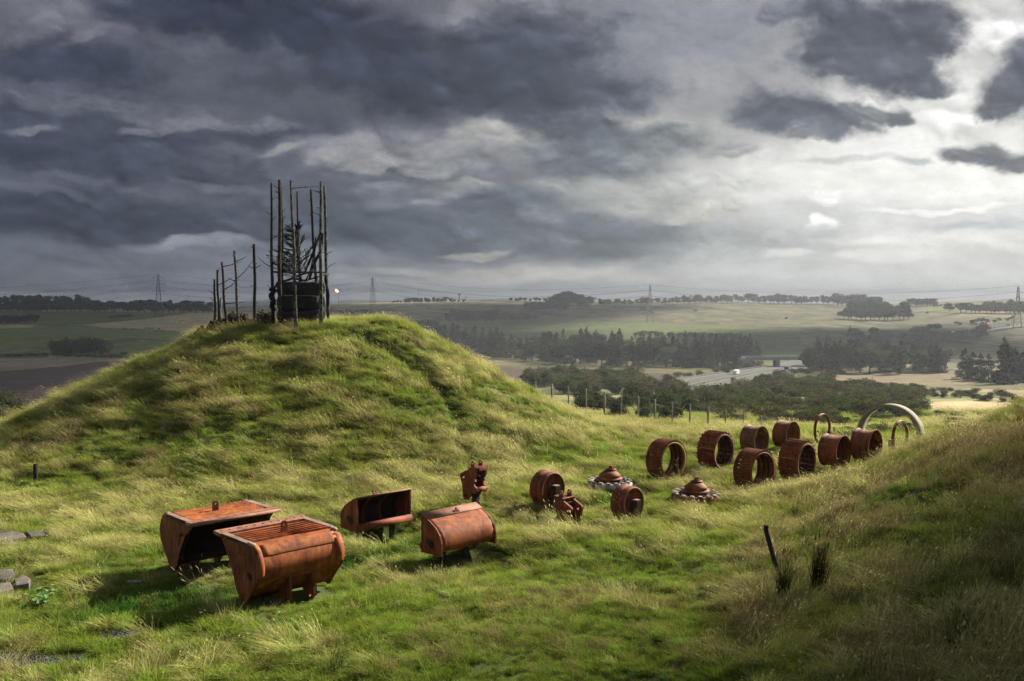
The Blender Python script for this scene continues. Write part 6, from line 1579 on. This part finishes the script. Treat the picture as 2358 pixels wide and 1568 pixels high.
for args in SKY:
    u, v, ru, rv, c, a_, soft = args[:7]; tl = math.radians(args[7]) if len(args) > 7 else 0
    soft = min(soft * 1.25, .6) if (soft <= .35) else soft * .85; du, dv_ = UW - u, VW - v; ct, st_ = math.cos(tl), math.sin(tl)
    q = np.hypot((du * ct - dv_ * st_) / ru, (du * st_ + dv_ * ct) / rv)
    q = q + (.16 * g1 + .26 * b2 + .09 * g3) * (1 if soft <= .6 else .4)
    w = sstep(1 + soft, max(1 - soft, 0), q) * a_
    IM += (srgbv(c) - IM) * w[..., None]
    if soft <= .6 and ru >= 40 and rv >= 16:
        for _ in range(int(5 + ru * rv / 420)):
            pa, pr = rs.uniform(0, 6.28), rs.uniform(0, 1) ** .5
            ou, ov = ru * 1.05 * pr * math.cos(pa), rv * 1.05 * pr * math.sin(pa); qu = u + ou * ct + ov * st_; qv = v - ou * st_ + ov * ct
            rr = rs.uniform(.28, .75) * min(rv, 60) * (1.25 - .5 * pr); rh = rr * rs.uniform(1.1, 1.9)
            j0, j1 = np.searchsorted(aa, angles(qu - rh * 2 - 90, 400)[0]), np.searchsorted(aa, angles(qu + rh * 2 + 90, 400)[0])
            i0, i1 = np.searchsorted(ee, angles(UC, qv + rr * 2 + 80)[1] - .02), np.searchsorted(ee, angles(UC, qv - rr * 2 - 80)[1] + .02)
            if j1 <= j0 or i1 <= i0: continue
            sl = (slice(i0, i1), slice(j0, j1)); nx_, ny_ = (UW[sl] - qu) / rh, (qv - VW[sl]) / rr; qq = np.hypot(nx_, ny_)
            wp = sstep(1.15, .55, qq) * w[sl]
            IM[sl] *= (1 + wp * PUFF * (.75 * np.clip(ny_, -1, 1) + .25 * np.clip(nx_, -1, 1) + .05))[..., None]
    BODY = BODY * (1 - w) + w * (1.0 if soft <= .6 else .55)
lum = IM.mean(-1)
sh = np.clip(.25 + .75 * BODY, 0, 1) * sstep(.55, .25, lum) + .25
IM *= (1 + EMB * emb * sh + (.22 * f2 + .06 * b1 + .02 * g2) * sstep(.9, .5, lum))[..., None]
IM = np.clip(IM, .004, 1.05); lm = IM.mean(-1, keepdims=True); IM = IM * (.74 + .26 * sstep(.03, .30, lm)) * (1 + (1 - sstep(.05, .35, lm)) * np.array([-.07, -.02, .10])) * (1 + .04 * sstep(.35, .8, lm) + .10 * (g2 + .6 * f2)[..., None] * sstep(.45, .7, lm))
skyimg = bpy.data.images.new('cloud_map', MW, MH, alpha=False, float_buffer=True); skyimg.colorspace_settings.name = 'Non-Color'
skyimg.pixels.foreach_set(np.concatenate([IM, np.ones((MH, MW, 1))], -1).astype(np.float32).ravel()); skyimg.update()
st = N(nt, 'Mapping'); st.inputs['Scale'].default_value = (1, 1, 2.3); L(nt, nrm.outputs[0], st.inputs[0]); sv = st.outputs[0]
nz = noise(nt, sv, 70, 4, .6, out='Color')
nw = N(nt, 'VectorMath', operation='MULTIPLY_ADD'); nw.inputs[1].default_value = (.004, .0024, 0); nw.inputs[2].default_value = (-.002, -.0012, 0); L(nt, nz, nw.inputs[0])
pa_ = N(nt, 'VectorMath', operation='ADD'); L(nt, cmb.outputs[0], pa_.inputs[0]); L(nt, nw.outputs[0], pa_.inputs[1]); P = pa_.outputs[0]
uvm = N(nt, 'Mapping', vector_type='TEXTURE'); uvm.inputs['Location'].default_value = (AZ0, EL0, 0); uvm.inputs['Scale'].default_value = (AZ1 - AZ0, EL1 - EL0, 1); L(nt, P, uvm.inputs[0])
it = N(nt, 'TexImage', image=skyimg, extension='EXTEND', interpolation='Cubic'); L(nt, uvm.outputs[0], it.inputs[0]); col = it.outputs[0]
# billow detail
dn = noise(nt, sv, 34, 6, .62)
col = mixc(nt, 1.0, col, ramp(nt, dn, [(.30, (.90, .90, .90)), (.5, (1, 1, 1)), (.70, (1.09, 1.09, 1.08))]), 'MULTIPLY')
# behind and above the viewer: even bright overcast
ab = N(nt, 'MapRange', interpolation_type='SMOOTHSTEP'); ab.inputs[1].default_value = .34; ab.inputs[2].default_value = .75; L(nt, eln, ab.inputs[0])
col = mixc(nt, ab.outputs[0], col, OVERHEAD)
bk = N(nt, 'MapRange', interpolation_type='SMOOTHSTEP'); bk.inputs[1].default_value = .75; bk.inputs[2].default_value = 1.5; L(nt, mth(nt, 'ABSOLUTE', azn), bk.inputs[0])
col = mixc(nt, bk.outputs[0], col, BEHIND)
sky = N(nt, 'TexSky', sky_type='NISHITA'); sky.sun_disc = False; sky.sun_elevation = SUN_EL; sky.sun_rotation = SUN_AZ
skc = mixc(nt, 1.0, sky.outputs[0], (.10, .10, .10), 'MULTIPLY')
sc_ = mixc(nt, 1.0, col, (SKY_GAIN,) * 3, 'MULTIPLY')
fin = mixc(nt, mth(nt, 'MULTIPLY_ADD', mth(nt, 'MAXIMUM', ab.outputs[0], bk.outputs[0]), .10, .004), sc_, skc)      # clear sky only shows through overhead and behind
L(nt, fin, bg.inputs[0]); bg.inputs[1].default_value = 1.0
W.cycles.sampling_method = 'MANUAL'; W.cycles.sample_map_resolution = 1024
sun = bpy.data.lights.new('sun', 'SUN'); sun.energy = SUN_E; sun.angle = R(SUN_ANG); sun.color = (1, .93, .80)
so = bpy.data.objects.new('sun', sun); COL.objects.link(so)
dv = Vector((math.sin(SUN_AZ) * math.cos(SUN_EL), math.cos(SUN_AZ) * math.cos(SUN_EL), math.sin(SUN_EL)))
so.rotation_euler = dv.to_track_quat('Z', 'Y').to_euler(); so.location = (40, 40, 60)
# cloud meshes added above the frame, shaped to shade chosen stretches of ground
def shade_cloud(name, P, alt, thick, seed):
    k = alt / math.tan(SUN_EL); ox, oy = math.sin(SUN_AZ) * k, math.cos(SUN_AZ) * k
    P = np.array(P, float); d = np.r_[0, np.cumsum(np.hypot(*np.diff(np.r_[P, P[:1]], axis=0).T))]; Q = np.r_[P, P[:1]]
    t = np.linspace(0, d[-1], 160, endpoint=False); x, y = np.interp(t, d, Q[:, 0]), np.interp(t, d, Q[:, 1])
    cx, cy = x.mean(), y.mean(); r = 1 + .16 * fbm(t / 300, t * 0, seed, 4); x, y = cx + (x - cx) * r, cy + (y - cy) * r
    b = MB(); n_ = len(x); rings = [(.80, 0), (1.0, thick * .12), (.97, thick * .3), (.80, thick * .62), (.55, thick * .9), (.2, thick)]
    vs = []
    for i, (s, z) in enumerate(rings):
        for j in range(n_): vs.append((cx + (x[j] - cx) * s + ox, cy + (y[j] - cy) * s + oy, alt + z * (1 + .5 * float(vnoise(j / 9, i * 1.7, seed)))))
    fs = [(i * n_ + j, i * n_ + (j + 1) % n_, (i + 1) * n_ + (j + 1) % n_, (i + 1) * n_ + j) for i in range(len(rings) - 1) for j in range(n_)]
    fs += [tuple(range(n_))[::-1], tuple(range((len(rings) - 1) * n_, len(rings) * n_))]
    b.add(vs, fs, 0, None, True); o = b.build(name, M['shade_cloud_white']); o['kind'] = 'structure'
M['shade_cloud_white'] = plain('shade_cloud_white', (.85, .85, .86), 1, bumps=0, var=.05, scale=.004)
shade_cloud('shade_cloud', [(-34, 95), (-120, 80), (-1400, 300), (-1900, 1300), (-1500, 2300), (-330, 2300), (-190, 1500), (-120, 800), (-70, 300)], 2300, 260, 5)  # added to shade the far fields on the viewer's left
rc = random.Random(21)
for k in range(15):      # small unseen clouds added to dapple the light across the far valley
    yy = 720 + 1450 * rc.random(); xx = rc.uniform(-.12, .60) * yy; rr_ = rc.uniform(70, 150)
    shade_cloud('shade_cloud', [(xx + rr_ * 1.5 * math.cos(a_), yy + rr_ * math.sin(a_)) for a_ in np.linspace(0, 5.5, 8)], 2250 + 20 * (k % 5), 90, 30 + k)
shade_cloud('shade_cloud', [(-1, 14), (2, 19), (6.5, 23.5), (12, 28.5), (20, 35), (36, 41), (64, 20), (60, -30), (0, -40)], 280, 14, 8)  # low unseen cloud added to darken the near bank
shade_cloud('shade_cloud', [(-18.5, 62), (-20, 50), (-21.5, 40), (-24, 34), (-32, 30), (-60, 32), (-60, 62)], 280, 14, 9)  # low unseen cloud added to darken the left flank of the mound
shade_cloud('shade_cloud', [(-4200, 2450), (-4200, 8200), (4600, 8200), (3600, 4200), (1500, 2450)], 5600, 300, 10)  # high unseen sheet added to dim the sunlit haze at the horizon
# haze over the whole land
if HAZE > 0:
    zl = -95.0; zt = 82.0
    o = MB().box((0, 1850, (zl + zt) / 2), (30000, 15700, zt - zl)).build('haze', [])
    m, nt, out = new_mat('haze'); pv = N(nt, 'VolumePrincipled'); pv.inputs['Color'].default_value = (.60, .65, .72, 1); pv.inputs['Density'].default_value = HAZE; pv.inputs['Anisotropy'].default_value = .25
    L(nt, pv.outputs[0], out.inputs['Volume']); o.data.materials.append(m); o['kind'] = 'stuff'; m.cycles.homogeneous_volume = True if hasattr(m.cycles, 'homogeneous_volume') else None
cam = bpy.data.cameras.new('camera'); co = bpy.data.objects.new('camera', cam); COL.objects.link(co)
co.location = (0, 0, 0); co.rotation_euler = (R(90) - PITCH, 0, 0)
cam.sensor_width = 36; cam.lens = 36 * F_PX / 2358; cam.clip_end = 60000; cam.clip_start = .1
S.camera = co
S.view_settings.view_transform = 'Standard'; S.view_settings.look = 'None'; S.view_settings.exposure = EXPOSURE; S.view_settings.gamma = 1
cy = S.cycles; cy.use_denoising = True
try: cy.denoiser = 'OPENIMAGEDENOISE'; cy.denoising_input_passes = 'RGB_ALBEDO_NORMAL'; cy.denoising_prefilter = 'NONE'
except Exception: pass
cy.max_bounces = 6; cy.diffuse_bounces = 3; cy.transmission_bounces = 3; cy.volume_bounces = 0; cy.caustics_reflective = False; cy.caustics_refractive = False
